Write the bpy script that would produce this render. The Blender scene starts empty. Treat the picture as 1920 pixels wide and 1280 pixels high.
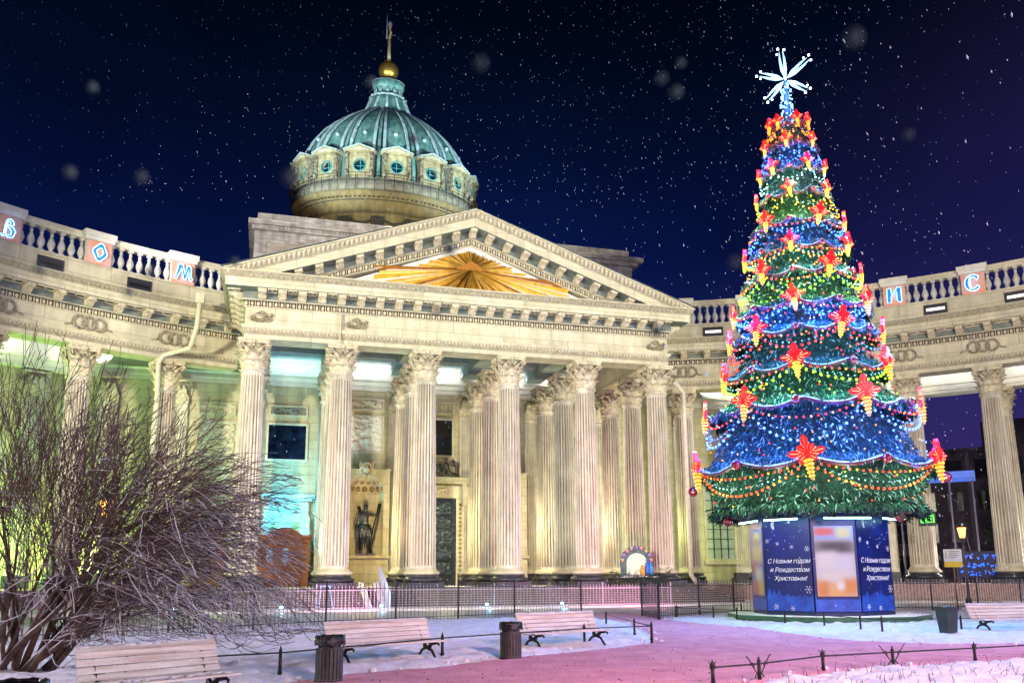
import bpy, bmesh, math, random
from math import sin, cos, pi, radians, atan2, sqrt, asin, degrees
from mathutils import Vector, Matrix, noise
sc = bpy.context.scene
col = sc.collection
rnd = random.Random(7)

# ------------------------------------------------------------------ camera
PF, PITCH, ROLL, PCY, PCX = 1614.0, .1885, .0052, 772.0, 960.0
_R0 = Vector((1, 0, 0)); _U0 = Vector((0, -sin(PITCH), cos(PITCH))); CF = Vector((0, cos(PITCH), sin(PITCH)))
CR = cos(ROLL)*_R0 - sin(ROLL)*_U0; CU = sin(ROLL)*_R0 + cos(ROLL)*_U0
CAM = Vector((0, 0, 1.65))
cd = bpy.data.cameras.new('camera'); cam = bpy.data.objects.new('camera', cd); col.objects.link(cam)
cam.matrix_world = Matrix(((CR.x, CU.x, -CF.x, CAM.x), (CR.y, CU.y, -CF.y, CAM.y), (CR.z, CU.z, -CF.z, CAM.z), (0, 0, 0, 1)))
cd.sensor_width = 36; cd.lens = 36*PF/1920; cd.shift_y = (PCY-640)/1920; cd.clip_start = .1; cd.clip_end = 2000
sc.camera = cam
cd.dof.use_dof = True; cd.dof.focus_distance = 27; cd.dof.aperture_fstop = 2.2

def ray(x, y): return CR*((x-PCX)/PF) + CU*((PCY-y)/PF) + CF
def at_z(x, y, z):
    v = ray(x, y); return CAM + v*((z-CAM.z)/v.z)
def at_d(x, y, d):                                   # point at horizontal distance d
    v = ray(x, y); return CAM + v*(d/sqrt(v.x*v.x+v.y*v.y))
def proj(P):
    v = Vector(P)-CAM; d = v.dot(CF); return PCX+PF*v.dot(CR)/d, PCY-PF*v.dot(CU)/d
def G(x, y): p = at_z(x, y, 0); return (p.x, p.y)

# ------------------------------------------------------------------ world
w = bpy.data.worlds.new('World'); sc.world = w; w.use_nodes = True
nt = w.node_tree; N = nt.nodes; L = nt.links; N.clear()
bg = N.new('ShaderNodeBackground'); out = N.new('ShaderNodeOutputWorld'); L.new(bg.outputs[0], out.inputs[0])
tc = N.new('ShaderNodeTexCoord'); sep = N.new('ShaderNodeSeparateXYZ'); L.new(tc.outputs['Generated'], sep.inputs[0])
rp = N.new('ShaderNodeValToRGB'); L.new(sep.outputs['Z'], rp.inputs[0])
e = rp.color_ramp.elements; e[0].position = 0; e[0].color = (.020, .015, .095, 1); e[1].position = 1; e[1].color = (.0004, .001, .004, 1)
for p_, c_ in ((.12, (.016, .014, .090, 1)), (.22, (.009, .013, .085, 1)), (.34, (.0022, .007, .055, 1)), (.46, (.0009, .0038, .022, 1)), (.58, (.0006, .002, .007, 1))):
    q = e.new(p_); q.color = c_
# warmer, purpler city glow towards the right (east) of the square
dotn = N.new('ShaderNodeVectorMath'); dotn.operation = 'DOT_PRODUCT'; L.new(tc.outputs['Generated'], dotn.inputs[0]); dotn.inputs[1].default_value = (.62, .76, .2)
mr = N.new('ShaderNodeMapRange'); mr.inputs[1].default_value = .90; mr.inputs[2].default_value = 1; L.new(dotn.outputs['Value'], mr.inputs[0])
mx = N.new('ShaderNodeMix'); mx.data_type = 'RGBA'; mx.blend_type = 'ADD'; L.new(mr.outputs[0], mx.inputs[0]); L.new(rp.outputs[0], mx.inputs[6]); mx.inputs[7].default_value = (.010, .003, .014, 1)
ns = N.new('ShaderNodeTexNoise'); ns.inputs['Scale'].default_value = 3.5; ns.inputs['Detail'].default_value = 3; L.new(tc.outputs['Generated'], ns.inputs['Vector'])
mr2 = N.new('ShaderNodeMapRange'); mr2.inputs[1].default_value = .3; mr2.inputs[2].default_value = .7; mr2.inputs[3].default_value = .75; mr2.inputs[4].default_value = 1.3; L.new(ns.outputs[0], mr2.inputs[0])
ml = N.new('ShaderNodeVectorMath'); ml.operation = 'SCALE'; L.new(mx.outputs[2], ml.inputs[0]); L.new(mr2.outputs[0], ml.inputs['Scale'])
L.new(ml.outputs[0], bg.inputs[0]); bg.inputs[1].default_value = 1.0
sc.view_settings.view_transform = 'Standard'; sc.view_settings.look = 'None'; sc.view_settings.exposure = 0; sc.view_settings.gamma = 1
sc.cycles.use_denoising = True
try: sc.cycles.denoiser = 'OPENIMAGEDENOISE'
except Exception: pass
sc.cycles.max_bounces = 5; sc.cycles.diffuse_bounces = 2; sc.cycles.glossy_bounces = 2; sc.cycles.transmission_bounces = 3
sc.cycles.sample_clamp_indirect = 3; sc.cycles.caustics_reflective = False; sc.cycles.caustics_refractive = False
sc.cycles.use_light_tree = True

# building frame: local x runs along the portico, local y goes into it
BO = Vector((-2.715, 51.565, 0)); BTH = pi/2-1.2913
BM = Matrix.Translation(BO) @ Matrix.Rotation(BTH, 4, 'Z')
def B(s, t, z=0): return BM @ Vector((s, t, z))
TC = -34.2
def A(a, r, z=0): a = radians(a); return Vector((r*sin(a), TC+r*cos(a), z))      # arc point in the building frame

# ------------------------------------------------------------------ lights
def lamp(kind, name, loc, color, energy, aim=None, size=.5, angle=60, blend=.5, size_y=None):
    d = bpy.data.lights.new(name, kind); o = bpy.data.objects.new(name, d); col.objects.link(o)
    o.location = loc; d.color = color; d.energy = energy
    if kind == 'SPOT': d.spot_size = radians(angle); d.spot_blend = blend; d.shadow_soft_size = size
    elif kind == 'POINT': d.shadow_soft_size = size
    elif kind == 'AREA':
        d.size = size
        if size_y: d.shape = 'RECTANGLE'; d.size_y = size_y
    if aim is not None: o.rotation_euler = (Vector(aim)-Vector(loc)).to_track_quat('-Z', 'Y').to_euler()
    return o
WARM = (1, .90, .72); WHITE = (1, .97, .93); COOL = (.75, .88, 1); CYAN = (.10, .75, 1); YEL = (1, .80, .28); YG = (.75, 1, .28); PINK = (1, .38, .62); LAV = (.72, .68, 1)
K = 1.0
# unseen floodlights added around the square to light the facade; no masts stand
lamp('SPOT', 'facade_fill_west', (-30, 14, 15), (1, .93, .68), 84000, B(-8, 0, 12), 1.0, 56, .5)
lamp('SPOT', 'facade_fill_east', (36, 26, 16), (1, .95, .76), 68000, B(4, 0, 13), 1.0, 50, .5)
lamp('SPOT', 'facade_fill_centre', (-8, 14, 11), (1, .93, .74), 14000, B(-3, 0, 13), 1.0, 54, .5)
lamp('SPOT', 'facade_fill_right_wing', (24, 24, 12), (1, .90, .66), 29000, B(33, -4, 14), 1.0, 70, .6)
# unseen coloured fills added to tint the snow, path, steps and columns
lamp('SPOT', 'path_fill_pink', (10, 0, 9), (1, .44, .56), 12500, (5.5, 19, 0), .6, 56, .8)
lamp('AREA', 'square_fill_pink', (11, -3, 8), (1, .76, .80), 4000, (3, 18, 0), 3.0)
lamp('AREA', 'square_fill_lavender', (-24, 12, 7), (.90, .82, 1), 4400, (-5, 22, 0), 3.5)
lamp('AREA', 'square_fill_violet', (30, 12, 11), (.84, .68, 1), 4400, (12, 26, 0), 5)
lamp('SPOT', 'wash_pink', (7.5, 42.5, .5), (1, .22, .50), 3800, B(7, 0, 4), .4, 90, .9)
lamp('SPOT', 'wash_pink_two', (-7, 40, .5), (1, .35, .60), 2200, B(-8, 0, 4), .4, 90, .9)
lamp('POINT', 'step_fill', (2, 44.5, 3.0), (.80, .62, 1), 120, size=.3)  # floating points added to brighten the steps and pale fence
lamp('POINT', 'step_fill', (-9, 41, 3.0), (.80, .70, 1), 120, size=.3)
lamp('POINT', 'step_fill', (12, 46.5, 3.0), (1, .60, .75), 120, size=.3)
lamp('POINT', 'step_fill', (24, 48, 3.0), (1, .85, .75), 180, size=.3)
# light strips hidden on the ledge above the inner architrave
for s0 in (-10.3, -5.2, 0, 5.2, 10.3):
    lamp('AREA', 'ledge_strip', B(s0, 10.5, 16.3), (.86, .95, 1) if s0 > -8 else (.5, .9, 1), 62, B(s0, 11.35, 16.4), 4.6, size_y=.25)
# up-lights standing on the portico floor
for s0, c_, en in ((-15.0, YG, 500), (-5.0, YEL, 560), (.2, (1, .86, .42), 560), (5.4, (1, .85, .5), 600), (10.4, (1, .8, .6), 600), (15.8, YG, 360), (22, YG, 480)):
    lamp('POINT', 'bay_uplight', B(s0, 6.6, 5.0), c_, en, size=.3)
lamp('POINT', 'cyan_bay', B(-10.3, 9.4, 8.0), (.02, .60, 1), 420, size=.2)
lamp('POINT', 'cyan_bay', B(-10.3, 9.6, 5.1), (.02, .60, 1), 1300, size=.2)
lamp('SPOT', 'cyan_column', B(-9.9, 1.8, 1.4), (.25, .8, 1), 1100, B(-7.7, 5.5, 10), .15, 70, .6)
for i, s0 in enumerate((-10.3, -5.2, 0, 5.2, 10.3)):
    lamp('SPOT', 'column_uplight', B(s0, 2.0, 1.3), ((.55, .9, 1), (1, .8, .35), (1, .95, .6), (.9, 1, .75), (1, .85, .55))[i], 850, B(s0, 6.0, 14), .2, 95, .8)
# wing colonnades
for a_, c_, en in ((-40, (.25, 1, .2), 2600), (-34, (.55, 1, .25), 1500), (-27.2, YG, 900), (-21, YG, 600), (40, WHITE, 500), (46.7, WHITE, 500), (53, WHITE, 500)):
    lamp('POINT', 'wing_uplight', BM @ A(a_, 49.5, 3.0), c_, en*1.35, size=.3)
for a_ in (-34, -27.2, 27.2, 33.7, 40.2, 46.7, 53.2):
    o = A(a_, 50.6, 16.3); o2 = A(a_, 51.6, 16.45); lamp('AREA', 'ledge_strip_wing', BM @ o, WHITE, 62, BM @ o2, 5.0, size_y=.25)
# dome lighting from the roofs
lamp('SPOT', 'dome_flood_left', B(-24, 16, 30), (.76, .96, .96), 80000, B(-.2, 40, 50), .6, 26, .6)
lamp('SPOT', 'dome_flood_right', B(22, 17, 30), (.66, .92, .98), 70000, B(-.2, 40, 50), .6, 26, .6)
lamp('SPOT', 'dome_flood_front', B(-3, 9, 27), (.75, .95, .95), 24000, B(-.2, 36, 50), .6, 44, .6)
for s0 in (-9, -3, 3, 9): lamp('POINT', 'drum_light', B(s0, 27.5, 33), (1, .80, .28), 900, size=.4)
lamp('SPOT', 'pediment_fill', B(0, -9, 15), (.92, 1, .80), 500, B(0, -1, 20.5), .5, 110, .9)  # unseen spot added in mid-air to brighten the pediment
lamp('SPOT', 'attic_flood', B(-22, -2, 20), (.86, .84, 1), 5200, B(-10, 11, 26), .5, 60, .8)

# ------------------------------------------------------------------ materials
_M = {}
def mat(name, rgb, rough=.7, var=.12, scale=3.0, bump=.0, bscale=18, metal=0, emit=None, estr=0, c2=None, spec=.4, stretch=None, snow=False, streak=0, detail=6, joints=None):
    if name in _M: return _M[name]
    m = bpy.data.materials.new(name); m.use_nodes = True; _M[name] = m
    nt = m.node_tree; b = nt.nodes['Principled BSDF']; N = nt.nodes; L = nt.links
    b.inputs['Roughness'].default_value = rough; b.inputs['Metallic'].default_value = metal
    b.inputs['Specular IOR Level'].default_value = spec
    c = tuple(rgb)+(1,)
    src = None
    if var > 0 or c2:
        t = N.new('ShaderNodeTexCoord'); mp = N.new('ShaderNodeMapping'); L.new(t.outputs['Object'], mp.inputs[0])
        if stretch: mp.inputs['Scale'].default_value = stretch
        oi = N.new('ShaderNodeObjectInfo'); om = N.new('ShaderNodeMath'); om.operation = 'MULTIPLY'; om.inputs[1].default_value = 37; L.new(oi.outputs['Random'], om.inputs[0]); L.new(om.outputs[0], mp.inputs['Location'])
        n = N.new('ShaderNodeTexNoise'); n.inputs['Scale'].default_value = scale; n.inputs['Detail'].default_value = detail; n.inputs['Roughness'].default_value = .65
        L.new(mp.outputs[0], n.inputs['Vector'])
        r = N.new('ShaderNodeValToRGB'); L.new(n.outputs[0], r.inputs[0])
        d = tuple(c2)+(1,) if c2 else tuple(max(0, v*(1-2.2*var)) for v in rgb)+(1,)
        r.color_ramp.elements[0].position = .32; r.color_ramp.elements[0].color = d
        r.color_ramp.elements[1].position = .62; r.color_ramp.elements[1].color = c
        src = r.outputs[0]
        if streak:
            mp2 = N.new('ShaderNodeMapping'); L.new(t.outputs['Object'], mp2.inputs[0]); mp2.inputs['Scale'].default_value = (1.3, 1.3, .10); L.new(om.outputs[0], mp2.inputs['Location'])
            n2 = N.new('ShaderNodeTexNoise'); n2.inputs['Scale'].default_value = 1.6; n2.inputs['Detail'].default_value = 8; L.new(mp2.outputs[0], n2.inputs['Vector'])
            r2 = N.new('ShaderNodeMapRange'); r2.inputs[1].default_value = .36; r2.inputs[2].default_value = .6; r2.inputs[3].default_value = 1-streak; r2.inputs[4].default_value = 1; L.new(n2.outputs[0], r2.inputs[0])
            vm = N.new('ShaderNodeVectorMath'); vm.operation = 'SCALE'; L.new(src, vm.inputs[0]); L.new(r2.outputs[0], vm.inputs['Scale']); src = vm.outputs[0]
        if joints:
            sx_ = N.new('ShaderNodeSeparateXYZ'); L.new(t.outputs['Object'], sx_.inputs[0]); cx_ = N.new('ShaderNodeCombineXYZ'); L.new(sx_.outputs[0], cx_.inputs[0]); L.new(sx_.outputs[2], cx_.inputs[1])
            bk = N.new('ShaderNodeTexBrick'); bk.inputs['Scale'].default_value = 1; bk.inputs['Brick Width'].default_value = joints[0]; bk.inputs['Row Height'].default_value = joints[1]; bk.inputs['Mortar Size'].default_value = .012; bk.inputs['Mortar Smooth'].default_value = .3
            bk.inputs['Color1'].default_value = (1, 1, 1, 1); bk.inputs['Color2'].default_value = (.86, .85, .82, 1); bk.inputs['Mortar'].default_value = (.42, .38, .32, 1); L.new(cx_.outputs[0], bk.inputs['Vector'])
            jm = N.new('ShaderNodeVectorMath'); jm.operation = 'MULTIPLY'; L.new(src, jm.inputs[0]); L.new(bk.outputs['Color'], jm.inputs[1]); src = jm.outputs[0]
        if snow:
            g = N.new('ShaderNodeNewGeometry'); s_ = N.new('ShaderNodeSeparateXYZ'); L.new(g.outputs['True Normal'], s_.inputs[0])
            mrr = N.new('ShaderNodeMapRange'); mrr.inputs[1].default_value = .35; mrr.inputs[2].default_value = .75; L.new(s_.outputs[2], mrr.inputs[0])
            mmx = N.new('ShaderNodeMix'); mmx.data_type = 'RGBA'; L.new(mrr.outputs[0], mmx.inputs[0]); L.new(src, mmx.inputs[6]); mmx.inputs[7].default_value = (.8, .8, .82, 1); src = mmx.outputs[2]
        L.new(src, b.inputs['Base Color'])
    else:
        b.inputs['Base Color'].default_value = c
    if bump:
        t2 = N.new('ShaderNodeTexCoord'); n3 = N.new('ShaderNodeTexNoise'); n3.inputs['Scale'].default_value = bscale; n3.inputs['Detail'].default_value = 5
        L.new(t2.outputs['Object'], n3.inputs['Vector']); bp = N.new('ShaderNodeBump'); bp.inputs['Strength'].default_value = bump; bp.inputs['Distance'].default_value = .03
        L.new(n3.outputs[0], bp.inputs['Height']); L.new(bp.outputs[0], b.inputs['Normal'])
    if emit:
        b.inputs['Emission Color'].default_value = tuple(emit)+(1,); b.inputs['Emission Strength'].default_value = estr
        if estr > 0: m.cycles.emission_sampling = 'NONE'
    return m
STONE = mat('limestone', (.66, .61, .45), .85, .10, 1.2, .35, 14, streak=.16, joints=(2.1, .9))
FLUTE = mat('shaded_flute', (.20, .165, .12), .9, .3, 3, stretch=(1, 1, .15), c2=(.45, .40, .31))  # flute hollows darkened in the colour to deepen their shade
SHAFT = mat('shaft_limestone', (.70, .64, .52), .85, .14, 1.0, .4, 16, streak=.34)
PALE = mat('pale_limestone', (.70, .67, .57), .85, .06, 1.5, .2, 14, streak=.08)
CARVE = mat('carved_limestone', (.66, .58, .42), .85, .22, 5, .5, 22)
RECSHADE = mat('shaded_recess_stone', (.085, .082, .070), .95, .25, 4, .3, 20)  # recess shade behind the eggs put into the stone colour
SOFF = mat('shaded_soffit', (.20, .23, .20), .9, .2, 2, .2, 20)  # shadow between the modillions painted as a darker soffit colour
CEIL = mat('portico_ceiling', (.30, .36, .36), .9, .15, 1, .1, 20)
WALL = mat('ochre_plaster', (.58, .53, .35), .9, .10, 1.3, .25, 10, streak=.20, joints=(1.5, .62))
ATTIC = mat('attic_limestone', (.60, .58, .58), .9, .2, .9, .3, 8, c2=(.34, .30, .27), stretch=(1, 1, 5), streak=.35, joints=(1.6, .55))
DRUM = mat('drum_stone', (.25, .19, .08), .9, .3, 1.2, .3, 10, c2=(.20, .16, .10), streak=.35)
PLINTH = mat('dark_plinth', (.035, .035, .05), .45, .3, 3, .2, 12)
GRANITE = mat('pink_granite', (.42, .27, .26), .75, .2, 5, .3, 30)
STEP = mat('granite_steps', (.10, .075, .085), .8, .2, 4, .3, 30, snow=True)
COPPER = mat('green_copper', (.24, .42, .36), .55, .3, 1.0, .3, 6, c2=(.06, .22, .21), streak=.45)
COPDARK = mat('dark_copper_seam', (.02, .06, .065), .6, .2, 2)
COPL = mat('snow_dusted_copper', (.50, .66, .70), .6, .2, 2, .2)
GOLD = mat('gilding', (.95, .55, .10), .32, .18, 4, .15, 10, metal=.85)
GOLDR = mat('gilded_rays', (.92, .54, .07), .4, .2, 3, .1, 10, metal=.2)
TYMP = mat('tympanum_plaster', (.66, .66, .62), .9, .05, 1)
BRONZE = mat('dark_bronze', (.05, .052, .056), .36, .2, 6, .3, 14, metal=.6, spec=.6)
DOORM = mat('bronze_door', (.03, .045, .06), .4, .3, 6, .5, 18, metal=.4)
WOOD = mat('oak_wood', (.24, .075, .025), .5, .2, 3, .25, 20, stretch=(1, 1, .15))
GLASS = mat('dark_window_glass', (.008, .02, .045), .08, .5, 1.5, spec=.8)
FROST = mat('frosted_glazing', (.42, .50, .46), .35, .15, 2)
BLACKM = mat('black_iron', (.010, .010, .012), .5, .2, 8, .2, 30)
FENCEM = mat('fence_iron', (.018, .018, .030), .5, .2, 6)
FENCEL = mat('frosted_fence_iron', (.30, .28, .34), .6, .1, 6)
SNOW = mat('snow', (.80, .79, .84), .8, .12, 3.0, 1.0, 9)
SNOWD = mat('trodden_snow', (.72, .70, .76), .85, .22, 1.8, .9, 7, c2=(.46, .42, .50))
PATHM = mat('red_gravel_snow', (.78, .36, .44), .85, .2, 1.6, 1.0, 22, c2=(.60, .22, .29), detail=12)
ROADM = mat('frozen_asphalt', (.30, .31, .36), .5, .2, .5, .3, 6, c2=(.17, .19, .24), detail=8)
PLANK = mat('painted_planks', (.74, .74, .68), .7, .22, 2.2, .5, 24, stretch=(.5, 5, 5), c2=(.45, .36, .30))
BIN = mat('bin_metal', (.07, .07, .065), .55, .25, 8, .3, 20)
BAG = mat('black_bin_bag', (.01, .01, .012), .25, .3, 10, .8, 22, spec=.6)
BARK = mat('bark', (.13, .075, .055), .85, .3, 9, .5, 40, snow=True)
TWIG = mat('twig_bark', (.13, .065, .045), .8, .35, 9, snow=True)
def em(name, rgb, s, base=None): return mat(name, base or rgb, .4, 0, emit=rgb, estr=s)

# ------------------------------------------------------------------ mesh builder
class MB:
    def __init__(s): s.v = []; s.f = []; s.m = []; s.sm = []
    def add(s, vs, fs, mi=0, smooth=False, M=None):
        o = len(s.v)
        s.v.extend([tuple(M @ Vector(p)) for p in vs] if M is not None else [tuple(p) for p in vs])
        for f in fs: s.f.append(tuple(i+o for i in f)); s.m.append(mi); s.sm.append(smooth)
        return s
    def box(s, x0, x1, y0, y1, z0, z1, mi=0, M=None):
        s.add([(x0, y0, z0), (x1, y0, z0), (x1, y1, z0), (x0, y1, z0), (x0, y0, z1), (x1, y0, z1), (x1, y1, z1), (x0, y1, z1)],
              [(0, 3, 2, 1), (4, 5, 6, 7), (0, 1, 5, 4), (1, 2, 6, 5), (2, 3, 7, 6), (3, 0, 4, 7)], mi, False, M); return s
    def lathe(s, prof, n=24, c=(0, 0), mi=0, smooth=True, M=None, a0=0, a1=2*pi, cap=True):
        full = abs(a1-a0-2*pi) < 1e-6; k = n if full else n+1; vs = []
        for r, z in prof:
            for i in range(k):
                a = a0+(a1-a0)*i/n; vs.append((c[0]+r*cos(a), c[1]+r*sin(a), z))
        fs = []
        for j in range(len(prof)-1):
            for i in range(n):
                i2 = (i+1) % k; fs.append((j*k+i, j*k+i2, (j+1)*k+i2, (j+1)*k+i))
        if cap and full:
            if prof[0][0] > 1e-4: fs.append(tuple(reversed(range(k))))
            if prof[-1][0] > 1e-4: fs.append(tuple((len(prof)-1)*k+i for i in range(k)))
        s.add(vs, fs, mi, smooth, M); return s
    def prism(s, poly, y0, y1, mi=0, M=None):          # poly in xz, extruded along y
        n = len(poly); ar = sum(poly[i][0]*poly[(i+1) % n][1]-poly[(i+1) % n][0]*poly[i][1] for i in range(n))
        if ar < 0: poly = poly[::-1]
        vs = [(x, y0, z) for x, z in poly]+[(x, y1, z) for x, z in poly]
        fs = [tuple(range(n)), tuple(reversed(range(n, 2*n)))]+[(i, i+n, (i+1) % n+n, (i+1) % n) for i in range(n)]
        s.add(vs, fs, mi, False, M); return s
    def slab(s, poly, z0, z1, mi=0):                   # poly in xy
        n = len(poly); ar = sum(poly[i][0]*poly[(i+1) % n][1]-poly[(i+1) % n][0]*poly[i][1] for i in range(n))
        if ar < 0: poly = poly[::-1]
        vs = [(x, y, z0) for x, y in poly]+[(x, y, z1) for x, y in poly]
        fs = [tuple(reversed(range(n))), tuple(range(n, 2*n))]+[(i, (i+1) % n, (i+1) % n+n, i+n) for i in range(n)]
        s.add(vs, fs, mi); return s
    def tube(s, pts, r, n=6, mi=0, smooth=True, closed=False):
        pts = [Vector(p) for p in pts]; k = len(pts)
        if k < 2: return s
        rs = r if isinstance(r, (list, tuple)) else [r]*k
        vs = []; up = None
        for i, p in enumerate(pts):
            a = pts[(i-1) % k] if closed else pts[max(i-1, 0)]; b = pts[(i+1) % k] if closed else pts[min(i+1, k-1)]
            d = (b-a); d = d.normalized() if d.length > 1e-9 else Vector((0, 0, 1))
            if up is None: up = d.orthogonal().normalized()
            up = (up-d*up.dot(d)); up = up.normalized() if up.length > 1e-6 else d.orthogonal().normalized()
            q = d.cross(up)
            for j in range(n):
                t = 2*pi*j/n; vs.append(p+(up*cos(t)+q*sin(t))*rs[i])
        fs = []
        for i in range(k if closed else k-1):
            for j in range(n):
                i2 = (i+1) % k; fs.append((i*n+j, i*n+(j+1) % n, i2*n+(j+1) % n, i2*n+j))
        if not closed: fs.append(tuple(reversed(range(n)))); fs.append(tuple((k-1)*n+j for j in range(n)))
        s.add(vs, fs, mi, smooth); return s
    def ball(s, c, r, n=8, mi=0, sc=(1, 1, 1), smooth=True, M=None):
        rings = max(3, n//2); vs = [(c[0], c[1], c[2]-r*sc[2])]
        for j in range(1, rings):
            ph = -pi/2+pi*j/rings
            for i in range(n): t = 2*pi*i/n; vs.append((c[0]+r*sc[0]*cos(ph)*cos(t), c[1]+r*sc[1]*cos(ph)*sin(t), c[2]+r*sc[2]*sin(ph)))
        vs.append((c[0], c[1], c[2]+r*sc[2])); last = len(vs)-1; fs = []
        for i in range(n): fs.append((0, 1+(i+1) % n, 1+i)); fs.append((last, last-n+i, last-n+(i+1) % n))
        for j in range(rings-2):
            for i in range(n): a = 1+j*n; fs.append((a+i, a+(i+1) % n, a+n+(i+1) % n, a+n+i))
        s.add(vs, fs, mi, smooth, M); return s
    def sweep(s, path, prof, mi=0, closed_prof=True, caps=True, mis=None):
        k = len(path); n = len(prof); vs = []
        for i in range(k):
            p = Vector(path[i][:2])
            ns = []
            if i > 0: d = (p-Vector(path[i-1][:2])).normalized(); ns.append(Vector((d.y, -d.x)))
            if i < k-1: d = (Vector(path[i+1][:2])-p).normalized(); ns.append(Vector((d.y, -d.x)))
            nn = ns[0] if len(ns) == 1 else (ns[0]+ns[1])/(1+ns[0].dot(ns[1]))
            for o, z in prof: q = p+nn*o; vs.append((q.x, q.y, z))
        m = n if closed_prof else n-1
        for j in range(m):
            fs = [(i*n+j, (i+1)*n+j, (i+1)*n+(j+1) % n, i*n+(j+1) % n) for i in range(k-1)]
            s.add(vs if j == 0 else [], [] , 0)
            base = len(s.v)-len(vs)
            for f in fs: s.f.append(tuple(a+base for a in f)); s.m.append(mis[j] if mis else mi); s.sm.append(False)
        if caps and closed_prof:
            base = len(s.v)-len(vs)
            s.f.append(tuple(base+j for j in range(n))); s.m.append(mi); s.sm.append(False)
            s.f.append(tuple(base+(k-1)*n+j for j in reversed(range(n)))); s.m.append(mi); s.sm.append(False)
        return s
    def mesh(s, name, mats):
        me = bpy.data.meshes.new(name); me.from_pydata(s.v, [], s.f)
        for m in (mats if isinstance(mats, (list, tuple)) else [mats]): me.materials.append(m)
        me.polygons.foreach_set('material_index', s.m); me.polygons.foreach_set('use_smooth', s.sm); me.update(); return me
    def build(s, name, mats, parent=None, loc=(0, 0, 0), rz=0, fix=False):
        me = s.mesh(name, mats)
        if fix:
            bm = bmesh.new(); bm.from_mesh(me); bmesh.ops.recalc_face_normals(bm, faces=bm.faces); bm.to_mesh(me); bm.free()
        return link(name, me, parent, loc, rz)
def link(name, me, parent=None, loc=(0, 0, 0), rz=0):
    o = bpy.data.objects.new(name, me); col.objects.link(o); o.location = loc; o.rotation_euler = (0, 0, rz)
    if parent: o.parent = parent
    return o
def tag(o, label=None, cat=None, group=None, kind=None):
    if label: o['label'] = label
    if cat: o['category'] = cat
    if group: o['group'] = group
    if kind: o['kind'] = kind
    return o
def thing(name, label, cat, loc=(0, 0, 0), rz=0, group=None):
    o = bpy.data.objects.new(name, None); col.objects.link(o); o.location = loc; o.rotation_euler = (0, 0, rz); o.empty_display_size = .2
    return tag(o, label, cat, group)
def copy_tree(o, parent=None):
    c = o.copy(); col.objects.link(c); c.parent = parent
    for ch in list(o.children): copy_tree(ch, c)
    return c
def along(path, spacing, start=None):                  # points and frames at even spacing along a plan path
    P = [Vector(p[:2]) for p in path]; ls = [0]
    for i in range(1, len(P)): ls.append(ls[-1]+(P[i]-P[i-1]).length)
    n = max(1, int(round(ls[-1]/spacing))); st = ls[-1]/n; res = []; j = 0
    for i in range(n):
        d = (i+.5)*st
        while ls[j+1] < d: j += 1
        u = (d-ls[j])/(ls[j+1]-ls[j]); p = P[j].lerp(P[j+1], u); t = (P[j+1]-P[j]).normalized()
        res.append((p, t, Vector((t.y, -t.x))))
    return res, st
def fr(p, t, nrm, z): return Matrix(((t.x, -nrm.x, 0, p.x), (t.y, -nrm.y, 0, p.y), (0, 0, 1, z), (0, 0, 0, 1)))   # x along, -y outward
def npoly(n, r, c=(0, 0), a0=0): return [(c[0]+r*cos(a0+2*pi*i/n), c[1]+r*sin(a0+2*pi*i/n)) for i in range(n)]
def inpoly(x, y, P):
    c = False; n = len(P); j = n-1
    for i in range(n):
        if (P[i][1] > y) != (P[j][1] > y) and x < (P[j][0]-P[i][0])*(y-P[i][1])/(P[j][1]-P[i][1])+P[i][0]: c = not c
        j = i
    return c
def segd(x, y, P):
    best = 1e9; n = len(P)
    for i in range(n):
        ax, ay = P[i]; bx, by = P[(i+1) % n]; dx, dy = bx-ax, by-ay; t = max(0, min(1, ((x-ax)*dx+(y-ay)*dy)/(dx*dx+dy*dy+1e-9)))
        best = min(best, (x-ax-t*dx)**2+(y-ay-t*dy)**2)
    return sqrt(best)

# ================================================================== GROUND
MB().slab([(-700, -60), (700, -60), (700, 900), (-700, 900)], -.3, 0).build('ground', SNOWD)
bpy.data.objects['ground']['kind'] = 'structure'
path_px = [(300, 1330), (470, 1290), (640, 1266), (820, 1252), (950, 1236), (1150, 1216), (1226, 1206), (1215, 1185), (1175, 1166), (1130, 1163), (1110, 1149), (1225, 1149), (1262, 1164), (1400, 1174), (1500, 1190), (1600, 1200), (1750, 1206), (1990, 1206), (1990, 1236), (1850, 1243), (1700, 1252), (1560, 1262), (1430, 1280), (1330, 1310), (1200, 1400), (300, 1400)]
PATH = [G(*p) for p in path_px]
road_poly = [tuple(B(s, t)[:2]) for s, t in ((-60, -13.5), (-14, -16.0), (-3, -15.4), (3.5, -15.2), (11, -14.5), (24, -15.5), (60, -26), (60, -12), (30, -8.5), (20, -6.2), (8, -6.6), (-30, -7.4), (-60, -5))]
o = MB().slab(road_poly, .001, .006).build('road', ROADM); o['kind'] = 'structure'
swp = [tuple(B(s, t)[:2]) for s, t in ((-40, -7.3), (8, -6.5), (20, -6.1), (32, -8.7), (34, -3), (20, 1), (-40, 0))]
o = MB().slab(swp, .001, .10).build('pavement', mat('snowy_pavement', (.62, .58, .60), .8, .2, 1.5, .4, 12)); o['kind'] = 'structure'

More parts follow.
